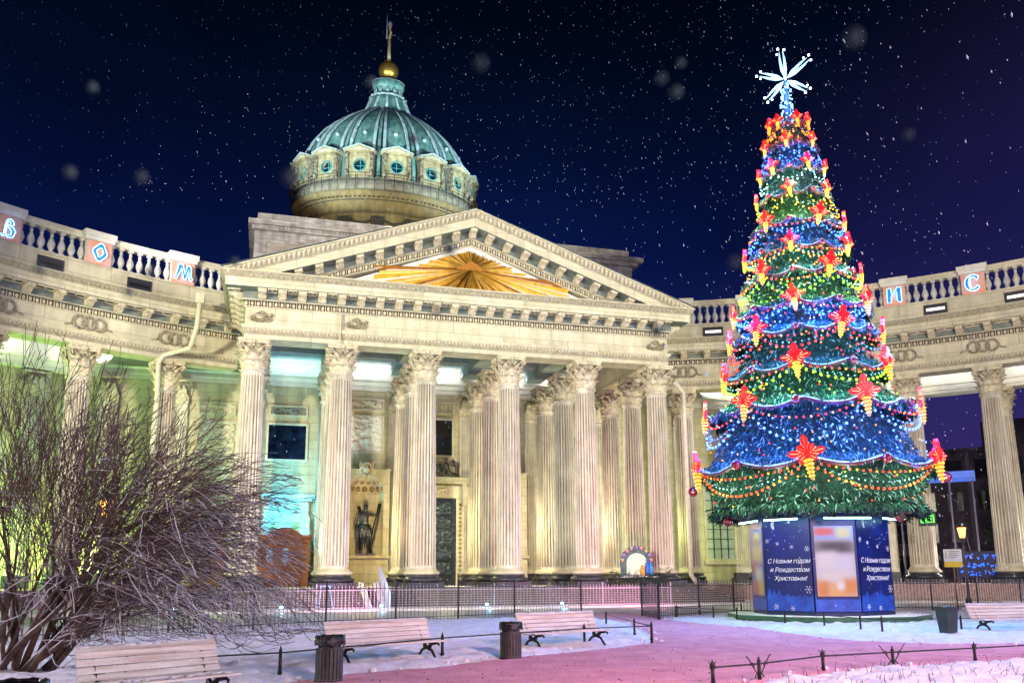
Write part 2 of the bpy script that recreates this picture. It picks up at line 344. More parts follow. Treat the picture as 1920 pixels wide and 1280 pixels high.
def sheet(name, poly, x0, x1, y0, y1, st, hf, m):
    nx = int((x1-x0)/st)+1; ny = int((y1-y0)/st)+1; idx = {}; vs = []; fs = []
    for j in range(ny):
        for i in range(nx):
            x = x0+i*st; y = y0+j*st
            ins = inpoly(x, y, poly); dd = segd(x, y, poly)
            if ins or dd < st*1.5:
                edge = min(1, dd/.45) if ins else 0
                idx[(i, j)] = len(vs); vs.append((x, y, hf(x, y, edge)))
    for j in range(ny-1):
        for i in range(nx-1):
            k = [(i, j), (i+1, j), (i+1, j+1), (i, j+1)]
            if all(q in idx for q in k): fs.append(tuple(idx[q] for q in k))
    mb = MB(); mb.add(vs, fs, 0, True); o = mb.build(name, m); o['kind'] = 'structure'; return o
_rfp = random.Random(41); FP = {}
for _ in range(150):
    x, y, a = _rfp.uniform(-16, 18), _rfp.uniform(11, 36), _rfp.uniform(0, 6.28)
    for k in range(_rfp.randint(4, 12)):
        a += _rfp.uniform(-.15, .15); x += .36*cos(a); y += .36*sin(a); sd_ = .09*(1 if k % 2 else -1)
        fx, fy = x-sd_*sin(a), y+sd_*cos(a); FP.setdefault((int(fx//.5), int(fy//.5)), []).append((fx, fy, a))
def prints(x, y):
    d = 0
    for i in (-1, 0, 1):
        for j in (-1, 0, 1):
            for fx, fy, a in FP.get((int(x//.5)+i, int(y//.5)+j), ()):
                u = (x-fx)*cos(a)+(y-fy)*sin(a); v = -(x-fx)*sin(a)+(y-fy)*cos(a); q = (u/.17)**2+(v/.075)**2
                if q < 1: d = max(d, 1-q*q)
                elif q < 2.2: d = max(d, -.25*(2.2-q)) if d <= 0 else d
    return d
def nz(x, y, s, o=0): return noise.noise(Vector((x*s, y*s, o)))
def snow_h(x, y, e):
    h = .03+.045*nz(x, y, .9)+.045*nz(x, y, 2.3, 3)+.030*nz(x, y, 5, 5)+.014*nz(x, y, 11, 8)
    f = nz(x, y, 3.1, 11); h -= .035*max(0, f-.18)*4
    return max(.012, .06+h*1.1-.05*prints(x, y))*e if e > .02 else -.02
def path_h(x, y, e): return (.028+.010*nz(x, y, 1.3)+.010*nz(x, y, 4, 2)+.007*nz(x, y, 9, 7)-.016*prints(x+40, y)-.012*prints(x, y)) if e > .02 else -.015
sheet('path', PATH, -6, 26, 8.5, 42, .12, path_h, PATHM)
lawnL = [G(*p) for p in ((470, 1290), (640, 1264), (820, 1250), (950, 1234), (1150, 1214), (1224, 1204), (1213, 1187), (1170, 1168), (1128, 1164), (1100, 1156), (965, 1160), (730, 1167), (475, 1183), (0, 1208), (-260, 1240))]+[(-14, 10), (-5, 9.5)]
sheet('snow_lawn', lawnL, -20, 5, 9.5, 38, .085, snow_h, SNOW)
lawnR = [G(*p) for p in ((1248, 1160), (1300, 1169), (1400, 1177), (1500, 1193), (1600, 1203), (1750, 1209), (1990, 1209), (2000, 1148), (1740, 1147), (1400, 1149))]
sheet('snow_lawn', lawnR, 4, 32, 18, 44, .13, snow_h, SNOW)
lawnF = [G(*p) for p in ((1990, 1234), (1850, 1241), (1700, 1250), (1560, 1260), (1430, 1278), (1330, 1306), (1250, 1370))]+[(6, 8), (20, 12)]
sheet('snow_lawn', lawnF, 1.5, 16, 10, 21, .07, lambda x, y, e: snow_h(x, y, e)+.03*nz(x, y, 3.5, 20)*e, SNOW)
# grit and frozen crumbs on the path, snow clods along its edges
g = MB(); r2 = random.Random(13)
for i in range(2000):
    x, y = r2.uniform(-4, 20), 9+25*r2.random()**1.3
    if not inpoly(x, y, PATH): continue
    g.ball((x, y, .03), r2.uniform(.006, .018), 4, 0, (1, r2.uniform(.6, 1.4), .6), False)
tag(g.build('path_grit', mat('grit', (.10, .05, .05), .9, .3, 9)), 'dark grit scattered on the pink path', 'gravel', kind='stuff')
g = MB()
for i in range(2600):
    x, y = r2.uniform(-9, 20), 10+26*r2.random()
    dd = min(segd(x, y, P_) for P_ in (lawnL, lawnR, lawnF)) if i % 3 else .3
    if dd > .35 or (i % 3 == 0 and not any(inpoly(x, y, P_) for P_ in (lawnL, lawnR, lawnF))): continue
    q = r2.uniform(.02, .07); g.ball((x, y, .04), q, 6, 0, (1, r2.uniform(.6, 1.3), .7), False)
tag(g.build('snow_clods', SNOW), 'lumps of thrown snow along the lawn edges', 'snow', kind='stuff')
# dry grass tips poking through the front lawn
g = MB(); r2 = random.Random(3)
for i in range(420):
    x, y = r2.uniform(2.5, 12), r2.uniform(11.5, 17)
    if not inpoly(x, y, lawnF): continue
    a = r2.uniform(0, 6.28); h = r2.uniform(.04, .16); k = r2.uniform(.02, .12)
    g.tube([(x, y, .05), (x+k*.4*cos(a), y+k*.4*sin(a), .08+h*.6), (x+k*cos(a), y+k*sin(a), .07+h)], [.006, .005, .002], 3)
tag(g.build('dry_grass', BLACKM), 'dark dry stalks poking through the snow behind the front rail', 'grass', kind='stuff')

# ================================================================== CATHEDRAL
CA = thing('cathedral', 'classical cathedral with columned portico, green dome and curved colonnade wings', 'cathedral', BO, BTH)
HC = 15.04; ZF = 1.04
# ---- column meshes
def make_shaft():
    mb = MB(); nf = 22; k = nf*6; prof = []
    zs = [2.10, 2.16, 2.3, 4, 6, 8, 10, 12, 12.95, 13.1, 13.26]
    vs = []
    for z in zs:
        u = (z-2.1)/11.16; R = .745-.13*u**1.6 if z > 2.15 else .80
        if z > 13.15: R = .64
        fl = 0 if (z < 2.2 or z > 13.0) else .075
        for i in range(k):
            a = 2*pi*i/k; ph = (i % 6)/6.; d = 0 if ph < .17 else fl*sin(pi*min(1, (ph-.16)/.84))
            vs.append(((R-d)*cos(a), (R-d)*sin(a), z))
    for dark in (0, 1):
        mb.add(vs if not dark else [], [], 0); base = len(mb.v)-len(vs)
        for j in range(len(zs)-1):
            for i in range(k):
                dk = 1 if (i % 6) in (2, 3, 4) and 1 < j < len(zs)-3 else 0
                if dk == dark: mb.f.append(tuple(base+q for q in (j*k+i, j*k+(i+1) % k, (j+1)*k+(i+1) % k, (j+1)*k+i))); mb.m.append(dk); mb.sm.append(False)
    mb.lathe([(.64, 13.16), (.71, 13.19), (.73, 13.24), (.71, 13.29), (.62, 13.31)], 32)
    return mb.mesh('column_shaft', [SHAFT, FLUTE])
def leaf_pts(w, h, out, n=7):                      # a curling acanthus leaf as rows of (half width, radial offset, height)
    rows = []
    for i in range(n+1):
        u = i/n; z = h*(u if u < .82 else .82+(.18*sin((u-.82)/.18*pi)*.45)); rr = out*(u**2.2)+(.10*w if u > .8 else 0)+(out*.35 if u > .82 else 0)
        lob = 1+.20*sin(u*pi*5.0); hw = w*.5*(.72+.5*sin(u*pi*.9))*lob*(1 if u < .85 else .75)
        rows.append((hw, rr, z))
    return rows
def add_leaf(mb, a, r0, z0, w, h, out, mi=0):
    rows = leaf_pts(w, h, out); vs = []; fs = []
    ca, sa = cos(a), sin(a)
    for hw, rr, z in rows:
        for q, dz in ((-1, 0), (-.45, .0), (0, .0), (.45, .0), (1, 0)):
            rad = r0+rr+(.05 if abs(q) < .1 else (.02 if abs(q) < .6 else -.03)); tq = q*hw
            vs.append((ca*rad-sa*tq, sa*rad+ca*tq, z0+z))
    for i in range(len(rows)-1):
        for j in range(4): fs.append((i*5+j, i*5+j+1, (i+1)*5+j+1, (i+1)*5+j))
    mb.add(vs, fs, mi, False)
def spiral(mb, c, ax, r, turns=1.6, th=.05, mi=0, up=1):
    pts = []; ax = Vector(ax).normalized()
    for i in range(16):
        t = i/15; a = t*turns*2*pi; rr = r*(1-.85*t); pts.append(Vector(c)+ax*(rr*cos(a))+Vector((0, 0, 1))*(up*rr*sin(a)))
    mb.tube(pts, [th*(1-.5*i/15) for i in range(16)], 5, mi)
def make_capital():
    mb = MB(); z0 = 13.28
    mb.lathe([(.60, z0), (.60, z0+.9), (.68, z0+1.25), (.80, z0+1.48)], 20, mi=1)
    for i in range(8): add_leaf(mb, pi/8+i*pi/4, .61, z0, .50, .62, .20)
    for i in range(8): add_leaf(mb, i*pi/4, .60, z0+.12, .48, .98, .28)
    for i in range(4):
        a = pi/4+i*pi/2
        for da in (-.26, .26): add_leaf(mb, a+da, .64, z0+.7, .30, .66, .34)
        d = Vector((cos(a), sin(a), 0))
        tq = Vector((-d.y, d.x, 0))
        for sgn in (-1, 1): spiral(mb, d*1.04+Vector((0, 0, z0+1.30))+tq*.07*sgn, d, .17, th=.055)
        for sgn in (-1, 1):
            mb.tube([d*.66+tq*.35*sgn+Vector((0, 0, z0+.75)), d*.78+tq*.26*sgn+Vector((0, 0, z0+1.15)), d*.98+tq*.08*sgn+Vector((0, 0, z0+1.42))], [.05, .05, .05], 5)
        b = i*pi/2; f = Vector((cos(b), sin(b), 0)); tf = Vector((-f.y, f.x, 0))
        for sgn in (-1, 1): spiral(mb, f*.76+tf*.17*sgn+Vector((0, 0, z0+1.28)), tf*sgn, .13, th=.04)
        mb.ball(f*.86+Vector((0, 0, z0+1.60)), .13, 6)
        mb.ball(f*.84+Vector((0, 0, z0+1.36)), .08, 6)
    poly = []
    for i in range(4):
        a = pi/4+i*pi/2
        for da in (-.055, .055): poly.append((1.17*cos(a+da), 1.17*sin(a+da)))
        for k in (.25, .5, .75):
            t = a+.055+k*(pi/2-.11); rr = 1.17-.36*sin(k*pi)**.8; poly.append((rr*cos(t), rr*sin(t)))
    mb.slab(poly, z0+1.48, z0+1.60); mb.slab([(x*1.05, y*1.05) for x, y in poly], z0+1.605, z0+1.752)
    return mb.mesh('capital', [CARVE, mat('bell_stone', (.34, .29, .21), .9, .25, 5)])
def make_base():
    mb = MB()
    mb.box(-1.08, 1.08, -1.08, 1.08, ZF, ZF+.30, 0)
    mb.lathe([(1.0, ZF+.30), (1.10, ZF+.36), (1.12, ZF+.46), (1.06, ZF+.55), (.95, ZF+.58), (.90, ZF+.66), (.92, ZF+.72)], 32, mi=0)
    mb.lathe([(.90, ZF+.72), (.98, ZF+.78), (.98, ZF+.86), (.90, ZF+.93), (.84, ZF+.95), (.80, ZF+1.07)], 32, mi=1)
    return mb.mesh('column_base', [PLINTH, STONE])
M_SH, M_CP, M_BS = make_shaft(), make_capital(), make_base()
def column(p, rz=0):
    c = link('column', M_SH, CA, (p[0], p[1], 0), rz)
    link('capital', M_CP, c); link('column_base', M_BS, c)
    return c
SX = [-12.63, -7.63, -2.62, 2.62, 7.63, 12.63]
for k_, t_ in enumerate((0, 3.95, 7.9)):
    for s_ in SX: column((s_, t_))
WA_L = [-23.8, -30.4, -37.0, -43.6]; WA_R = [23.8, 30.4, 37.0, 43.5, 50.0, 56.6]
for a_ in WA_L+WA_R: column(A(a_, 44.5), -radians(a_))
for a_ in WA_R[2:]: column(A(a_, 52.4), -radians(a_))

# ---- generic bands
def band_eggs(mb, path, z, off, sp=.33, hgt=.30, mi=0):
    fr_, st = along(path, sp)
    for p, t, n in fr_:
        M = fr(p+n*off, t, n, z)
        mb.ball((0, 0, 0), .5, 6, mi, (st*.56, .16, hgt), False, M)
        mb.box(st*.44, st*.56, -.07, .02, -hgt*.5, hgt*.45, mi, M)
def band_leaf(mb, path, z, off, sp=.42, h=.26, mi=0, slope=.25):
    fr_, st = along(path, sp)
    for p, t, n in fr_:
        M = fr(p+n*off, t, n, z)
        w_ = st*.46
        mb.add([(-w_, -.02, h), (w_, -.02, h), (w_*.5, -.02+slope*h*.5, h*.4), (0, .0+slope*h, 0), (-w_*.5, -.02+slope*h*.5, h*.4), (0, -.07, h*.6)],
               [(0, 5, 1), (1, 5, 2), (2, 5, 3), (3, 5, 4), (4, 5, 0)], mi, False, M)
def modillion_mesh(w_=.42, d=.72, h=.40):
    mb = MB(); prof = []
    for i in range(13):
        u = i/12; prof.append((-d*u, -h*(.95-.62*u+.12*sin(u*2*pi))))
    poly = [(0, 0), (-d, 0)]+[(y, z) for y, z in reversed(prof)]
    vs = []; n = len(poly)
    for x in (-w_/2, w_/2): vs += [(x, y, z) for y, z in poly]
    mb.add(vs, [tuple(range(n)), tuple(reversed(range(n, 2*n)))]+[(i, (i+1) % n, (i+1) % n+n, i+n) for i in range(n)])
    mb.box(-w_*.6, w_*.6, -d-.05, 0, 0, .07)
    for sx in (-1, 1):
        pts = [(sx*w_*.51, -.16+.11*cos(t)*(1-t/14), -.20*h/.4+.11*sin(t)*(1-t/14)) for t in [k*.6 for k in range(14)]]
        mb.tube(pts, .025, 4)
        pts = [(sx*w_*.51, -d+.14+.08*cos(t)*(1-t/14), -.12+.07*sin(t)*(1-t/14)) for t in [k*.6 for k in range(14)]]
        mb.tube(pts, .02, 4)
    for k in range(3): mb.box(-w_*.32, w_*.32, -d*(.3+.25*k)-.07, -d*(.3+.25*k)+.05, -h*(.92-.5*(.3+.25*k)), -h*(.4), 0)
    me = mb.mesh('modillion', CARVE)
    bm = bmesh.new(); bm.from_mesh(me); bmesh.ops.recalc_face_normals(bm, faces=bm.faces); bm.to_mesh(me); bm.free(); return me
M_MOD = modillion_mesh()
PROF = [(0, 15.04), (0, 15.28), (.05, 15.28), (.05, 15.62), (.12, 15.66), (.17, 15.76), (.17, 15.84), (.0, 15.86), (.0, 16.84),
        (.10, 16.86), (.10, 16.92), (.02, 16.94), (.02, 17.24), (.16, 17.26), (.22, 17.32), (.22, 17.74), (1.12, 17.76), (1.12, 18.20), (1.18, 18.24), (1.42, 18.56), (1.42, 18.62), (-1.4, 18.66), (-1.4, 15.04)]
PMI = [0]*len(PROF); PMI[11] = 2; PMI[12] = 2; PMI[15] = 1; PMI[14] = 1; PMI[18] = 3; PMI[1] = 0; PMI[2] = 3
def entab(path, name, mod_sp, eggsp=.33, inner=-1.4, mods=True, coffers=True):
    prof = PROF[:-2]+[(inner, 18.66), (inner, 15.04)]
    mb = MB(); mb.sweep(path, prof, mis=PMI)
    o = mb.build(name, [STONE, SOFF, RECSHADE, mat('darker_band', (.36, .32, .23), .9, .2, 5)], CA, fix=True)  # fascia and cyma backing set darker for contrast with the leaves
    eb = MB(); band_eggs(eb, path, 17.09, .05, eggsp); eb.build('egg_moulding', CARVE, o)
    lb = MB(); band_leaf(lb, path, 18.28, 1.22, .27, .22, slope=-.72); lb.build('leaf_moulding', [CARVE], o)
    db = MB()
    fr_, st = along(path, .22)
    for p, t, n in fr_:
        M = fr(p+n*.0, t, n, 15.52); db.add([(-st*.38, -.055, .09), (0, -.085, .02), (st*.38, -.055, .09), (0, -.055, -.07)], [(0, 3, 1), (1, 3, 2), (0, 1, 2)], 0, False, M)
        for q in (-.25, .25): db.box(st*q-.045, st*q+.045, -.13, -.10, .17, .21, 0, M)
    db.build('bead_moulding', CARVE, o)
    if mods:
        fr_, st = along(path, mod_sp); cof = None
        for p, t, n in fr_:
            q = p+n*.22; m = link('modillion', M_MOD, o, (q.x, q.y, 17.68), atan2(t.y, t.x))
            if cof is None:
                cof = MB(); w_ = st*.5-.30
                for x0, x1, y0, y1 in ((-w_, w_, -.36, -.28), (-w_, w_, .26, .34), (-w_, -w_+.07, -.279, .259), (w_-.07, w_, -.279, .259)): cof.box(x0, x1, y0, y1, -.06, .01)
                cof.ball((0, 0, 0), .12, 6, 0, (1, 1, .5), True); cof = cof.mesh('coffer', CARVE)
            q = p+n*.66+t*st*.5; link('coffer', cof, o, (q.x, q.y, 17.74), atan2(t.y, t.x))
    return o
PP = [(-13.2, 11.3), (-13.2, -.7), (13.2, -.7), (13.2, 11.3)]
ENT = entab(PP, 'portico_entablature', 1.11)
AL = [tuple(A(a_, 43.6)[:2]) for a_ in [-52+k*1.2 for k in range(29)]]        # -52 .. -18.4
AR = [tuple(A(a_, 43.6)[:2]) for a_ in [18.4+k*1.2 for k in range(36)]]
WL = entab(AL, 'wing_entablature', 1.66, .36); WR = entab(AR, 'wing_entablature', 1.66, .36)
# scroll reliefs on the portico frieze
def scroll_relief(w_, h, seed, dep=.06):
    mb = MB(); r = random.Random(seed)
    def sp(cx, cz, R, s0, dirn=1, turns=1.7, th=.035):
        pts = [(cx+R*(1-.9*k/20)*cos(s0+dirn*k/20*turns*2*pi), -dep*.5, cz+R*(1-.9*k/20)*sin(s0+dirn*k/20*turns*2*pi)) for k in range(21)]
        mb.tube(pts, [th*(1-.4*k/20) for k in range(21)], 5)
    sp(0, h*.18, h*.30, -1.6, 1); sp(-w_*.30, -h*.12, h*.26, 0, -1); sp(w_*.27, -h*.16, h*.24, pi, 1); sp(-w_*.12, -h*.3, h*.16, 1, 1); sp(w_*.05, -h*.28, h*.15, 2, -1)
    for k in range(16):
        x = r.uniform(-w_*.5, w_*.5); z = r.uniform(-h*.45, h*.45)*(1-abs(x)/w_); a = r.uniform(0, pi)
        mb.tube([(x, -.03, z), (x+.10*cos(a), -dep, z+.10*sin(a)), (x+.17*cos(a+.5), -.03, z+.17*sin(a+.5))], [.03, .035, .01], 4)
    return mb
for s_, sg in ((-12.3, 1), (-6.9, 1), (12.35, -1)):  # the middle relief repeats a stitching double
    scroll_relief(1.5, .82, 4, .12).build('scroll_relief', mat('scroll_relief_stone', (.34, .29, .18), .9, .3, 6), CA, (s_, -.74, 16.33))
# strip added for a stitching seam over the second column, no real break
MB().box(-7.9, -7.82, -.93, -.72, 15.05, 16.83).build('stitch_seam_strip', STONE, CA)
# triple wreaths on the wing friezes
def wreath():
    mb = MB(); r = random.Random(2)
    for cx in (-.55, 0, .55):
        n = 26
        mb.tube([(cx+.36*cos(2*pi*k/n), -.05, .36*sin(2*pi*k/n)) for k in range(n)], .045, 5, closed=True)
        for k in range(22):
            a = 2*pi*k/22; mb.ball((cx+.40*cos(a), -.06, .40*sin(a)), .052, 5, 0); mb.ball((cx+.30*cos(a+.14), -.06, .30*sin(a+.14)), .045, 5, 0)
    for sx in (-1, 1):
        mb.tube([(sx*.95, -.04, -.1), (sx*1.1, -.06, -.25), (sx*1.25, -.05, -.22), (sx*1.38, -.04, -.32)], [.05, .04, .045, .015], 5)
    return mb.mesh('wreath_relief', mat('wreath_stone', (.40, .35, .26), .9, .35, 7))
M_WR = wreath()
for a_ in (-36.9, -30.4, -23.8): q = A(a_, 43.58, 16.36); link('wreath_relief', M_WR, WL, q, -radians(a_))
for a_ in (23.9, 30.4, 37, 43.4, 49.9, 56.6): q = A(a_, 43.58, 16.36); link('wreath_relief', M_WR, WR, q, -radians(a_))

# ---- ceilings, floors, walls
cb = MB(); cb.box(-11.8, 11.8, .7, 11.3, 16.9, 17.2)
for s_ in SX[1:-1]: cb.box(s_-.6, s_+.6, .7, 11.0, 16.1, 16.898)
for t_ in (3.95, 7.9): cb.box(-11.8, 11.8, t_-.45, t_+.45, 16.45, 16.897)
cb.build('portico_ceiling', CEIL, CA)
def ringslab(mb, a0, a1, r0, r1, z0, z1, n=24, mi=0):
    pa = [tuple(A(a0+(a1-a0)*k/n, r0)[:2]) for k in range(n+1)]; pb = [tuple(A(a0+(a1-a0)*k/n, r1)[:2]) for k in range(n+1)]
    for k in range(n):
        P = [pa[k], pa[k+1], pb[k+1], pb[k]]; vs = [(x, y, z0) for x, y in P]+[(x, y, z1) for x, y in P]
        fs = [(0, 1, 2, 3), (4, 5, 6, 7), (0, 1, 5, 4), (2, 3, 7, 6)]
        if k == 0: fs.append((0, 3, 7, 4))
        if k == n-1: fs.append((1, 2, 6, 5))
        mb.add(vs, fs, mi)
    return mb
mb = MB(); ringslab(mb, 18.4, 60, 45.0, 51.6, 16.9, 17.15); ringslab(mb, -52, -18.4, 45.0, 51.6, 16.9, 17.15); mb.build('wing_ceiling', CEIL, CA, fix=True)
prof2 = [(0, 15.04), (0, 15.25), (.05, 15.27), (.05, 15.6), (.14, 15.66), (.14, 15.78), (.0, 15.8), (0, 16.9), (-1.4, 16.9), (-1.4, 15.04)]
MB().sweep([tuple(A(18.4+k*1.2, 51.7)[:2]) for k in range(36)], prof2).build('back_beam', PALE, CA, fix=True)
MB().sweep([tuple(A(-52+k*1.2, 51.7)[:2]) for k in range(29)], prof2).build('back_beam', PALE, CA, fix=True)
mb = MB(); ringslab(mb, 18.4, 61.5, 43.0, 54, 0, ZF); mb.build('wing_stylobate', GRANITE, CA, fix=True)
mb = MB(); ringslab(mb, -52, -18.4, 43.0, 54, 0, ZF-.002); mb.build('wing_stylobate', GRANITE, CA, fix=True)
mb = MB(); ringslab(mb, -52, -21.0, 52.3, 53.2, ZF, 15.04); mb.build('wing_wall', WALL, CA, fix=True)
MB().box(-14.6, 14.6, -1.35, 11.4, 0, ZF).build('portico_floor', STEP, CA)
NST = 8
for i in range(NST):
    z1 = ZF-(i+1)*ZF/(NST+1); t0 = -1.35-(i+1)*.40; ex = 14.6+(i+1)*.18
    MB().box(-ex, ex, t0, -1.35-i*.40+.001, 0, z1-.0).build('step', [STEP], CA)
# side steps strip towards the right wing
# nave wall with wall entablature
WT = 11.4
wall = MB(); wall.box(-24.5, 27.0, WT, WT+.8, ZF, 18.4); WL0 = wall.build('nave_wall', WALL, CA)
mb = MB(); mb.sweep([(-24.5, WT-.03), (27.0, WT-.03)], [(0, 14.95), (0, 15.25), (.06, 15.28), (.06, 15.6), (.22, 15.70), (.22, 15.78), (.0, 15.82), (0, 16.65), (.25, 16.7), (.3, 16.89), (0, 16.9), (-.1, 16.9), (-.1, 14.95)]); mb.build('wall_entablature', PALE, WL0, fix=True)
# fluted pilasters against the wall
def pilaster():
    mb = MB(); mb.box(-.62, .62, -.22, 0, 2.1, 13.3)
    for k in range(7): mb.box(-.60+k*.19, -.60+k*.19+.075, -.30, -.221, 2.3, 13.0)
    mb.box(-.75, .75, -.36, 0, ZF, 1.85, 1); mb.box(-.7, .7, -.32, 0, 1.85, 2.1)
    c = MB(); c.box(-.60, .60, -.25, 0, 13.3, 14.75, 1)
    for z0, h, o_ in ((13.32, .6, .12), (13.5, .95, .2)):
        for k in range(4):
            x = -.48+k*.32+(.16 if h > .8 else 0)
            if h > .8 and k == 3: continue
            c.prism([(x-.16, z0), (x+.16, z0), (x+.19, z0+h*.6), (x+.1, z0+h), (x-.1, z0+h), (x-.19, z0+h*.6)], -.27-o_, -.26)
            c.ball((x, -.30-o_, z0+h), .12, 6)
    for sx in (-1, 1): spiral(c, (sx*.68, -.42, 14.6), (1, 0, 0), .16); 
    c.box(-.85, .85, -.5, 0, 14.8, 14.93)
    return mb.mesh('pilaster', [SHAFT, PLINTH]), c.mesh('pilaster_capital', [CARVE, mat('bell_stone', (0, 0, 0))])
MP, MPC = pilaster()
for s_ in SX+[-17.6, -22, 20.0, 25.0]:
    p_ = link('pilaster', MP, WL0, (s_, WT-.001, 0)); link('pilaster_capital', MPC, WL0, (s_, WT-.001, 0))
for a_ in (-23.8, -30.4, -37, -43.6):
    q = A(a_, 52.29); link('pilaster', MP, WL0, q, -radians(a_)); link('pilaster_capital', MPC, WL0, q, -radians(a_))
# anta pier seen beyond the kiosk
pier = MB(); pier.box(-.9, .9, -.9, .9, ZF, 15.04); pr = pier.build('anta_pier', WALL, CA, A(40.4, 57), -radians(41)); link('pilaster', MP, pr, (.2, -.9, 0))

# relief panels
def relief(w_, h, seed, depth=.10, scale=3.2):
    nx = max(8, int(w_*22)); ny = max(6, int(h*22)); vs = []; fs = []
    for j in range(ny+1):
        for i in range(nx+1):
            x = -w_/2+w_*i/nx; z = -h/2+h*j/ny
            v = noise.noise(Vector((x*scale, seed*7.1, z*scale)))*.9+abs(noise.noise(Vector((x*scale*2.3, seed*3.3, z*scale*2.3))))*.8
            e_ = min(1, min(i, nx-i)/2, min(j, ny-j)/2)
            d = max(0, min(1, (v-.05)*2.4))*depth*e_
            vs.append((x, -d, z))
    for j in range(ny):
        for i in range(nx): a = j*(nx+1)+i; fs.append((a, a+1, a+nx+2, a+nx+1))
    mb = MB(); mb.add(vs, fs, 0, True); return mb
def framed(s0, s1, z0, z1, seed, kind='relief', t=WT, parent=None, m=None, fw=.12):
    fm = MB(); 
    for x0, x1, a, b in ((s0-fw, s1+fw, z1, z1+fw), (s0-fw, s1+fw, z0-fw, z0), (s0-fw, s0, z0, z1), (s1, s1+fw, z0, z1)): fm.box(x0, x1, t-.12, t+.0, a, b)
    f_ = fm.build('relief_frame' if kind == 'relief' else 'window_frame', STONE, parent or WL0)
    if kind == 'relief':
        relief(s1-s0, z1-z0, seed).build('relief_panel', m or CARVE, parent or WL0, ((s0+s1)/2, t-.012, (z0+z1)/2), fix=False)
    return f_
framed(-11.5, -9.1, 12.9, 13.45, 1, m=mat('cool_relief', (.30, .30, .26), .9, .3, 6))
framed(-6.0, -3.7, 13.6, 14.3, 2); framed(-.9, 1.5, 13.6, 14.3, 3); framed(3.7, 6.0, 13.6, 14.3, 4); framed(9.1, 11.5, 13.6, 14.3, 5)
framed(-16.2, -13.95, 12.8, 13.45, 6); framed(-16.2, -13.8, 9.8, 12.1, 7); framed(-6.0, -3.7, 10.5, 13.0, 8, m=PALE); framed(3.7, 6.0, 10.5, 13.0, 9, m=PALE)
# windows in the wall
def window(s0, s1, z0, z1, t=WT, mull=0, gm=GLASS):
    wn = MB(); wn.box(s0, s1, t-.02, t-.008, z0, z1); w_ = wn.build('window', gm, CA)
    fm = MB(); fw = .14
    for x0, x1, a, b in ((s0-fw, s1+fw, z1, z1+fw), (s0-fw, s1+fw, z0-fw, z0), (s0-fw, s0, z0, z1), (s1, s1+fw, z0, z1)): fm.box(x0, x1, t-.14, t-.007, a, b)
    fm.build('window_frame', STONE, w_)
    if mull:
        mm = MB(); nx, nz_ = mull
        for k in range(1, nx): x = s0+(s1-s0)*k/nx; mm.box(x-.035, x+.035, t-.07, t-.021, z0, z1)
        for k in range(1, nz_): z = z0+(z1-z0)*k/nz_; mm.box(s0, s1, t-.065, t-.0215, z-.03, z+.03)
        mm.build('glazing_bars', BLACKM, w_)
    return w_
window(-11.6, -9.05, 9.75, 12.15); window(-.85, 1.45, 10.4, 13.0); window(9.05, 11.6, 9.75, 12.15)
wr_ = window(22.0, 24.5, 2.95, 9.0, mull=(4, 8), gm=FROST); MB().box(21.7, 24.9, WT-.35, WT, 2.5, 2.8).build('window_sill', STONE, wr_)
# left bay: door case with sunburst panel and oak vestibule
dc = MB(); dc.box(-12.1, -8.3, WT-.9, WT-.001, 7.0, 7.22); dc.box(-11.9, -8.5, WT-.7, WT-.002, 6.82, 6.998)
dc.box(-11.7, -8.7, WT-.30, WT-.003, 5.75, 6.78); dc.box(-11.8, -11.2, WT-.4, WT-.001, 1.04, 5.748); dc.box(-9.25, -8.6, WT-.4, WT-.001, 1.04, 5.748); dc.box(-11.198, -9.252, WT-.38, WT-.001, 5.4, 5.747)
DC = dc.build('door_case', mat('door_case_stone', (.50, .50, .44), .8, .15, 4, .3), CA)
sb = MB()
for k in range(40):
    a = pi*k/39*1.0; 
    for sg in (1,):
        l = .42+.1*(k % 3); x, z = 1.05*cos(a), .42*sin(a)-.05
        sb.prism([(-.02*1, 0), (.02, 0), (x*.9+.03, z+.02), (x*.9-.03, z+.02)], -.05, 0)
        sb.prism([(-.02*1, 0), (.02, 0), (x*.9+.03, -z*.7), (x*.9-.03, -z*.7)], -.045, 0)
sb.build('sunburst_panel', STONE, DC, (-10.2, WT-.31, 6.27))
MB().box(-11.19, -9.26, WT-.1, WT-.01, 4.3, 5.39).build('transom_window', mat('amber_glass', (.30, .20, .06), .3, .3, 3, emit=(1, .62, .15), estr=.10), DC)
ve = MB(); ve.box(-11.9, -8.75, 7.4, 10.4, ZF, 4.15); ve.box(-12.05, -8.6, 7.25, 10.4, 4.151, 4.35)
for x in (-11.55, -10.55, -9.6):
    for z0, z1 in ((1.3, 2.2), (2.45, 3.7)):
        ve.box(x, x+.68, 7.36, 7.40, z0, z1); ve.box(x+.1, x+.58, 7.32, 7.36, z0+.1, z1-.1)
V = ve.build('oak_vestibule', WOOD, CA)
MB().prism([(-1.1+2.2*k/12, .0+.5*sin(pi*k/12)) for k in range(13)], -.08, 0).build('vestibule_arch', WOOD, V, (-10.3, 7.5, 4.36))
for x in (-11.45, -10.45): MB().box(x+.08, x+.42, 7.30, 7.318, 2.6, 3.5).build('vestibule_pane', mat('lit_pane', (.12, .2, .28), .2, 0, emit=(.5, .75, .9), estr=.12), V)
# far left second door case seen through the bush
dl = MB(); dl.box(-16.4, -13.7, WT-.8, WT-.01, 7.2, 7.4); dl.box(-16.1, -14.0, WT-.3, WT-.01, 1.04, 5.4); dl.build('oak_door', WOOD, CA)
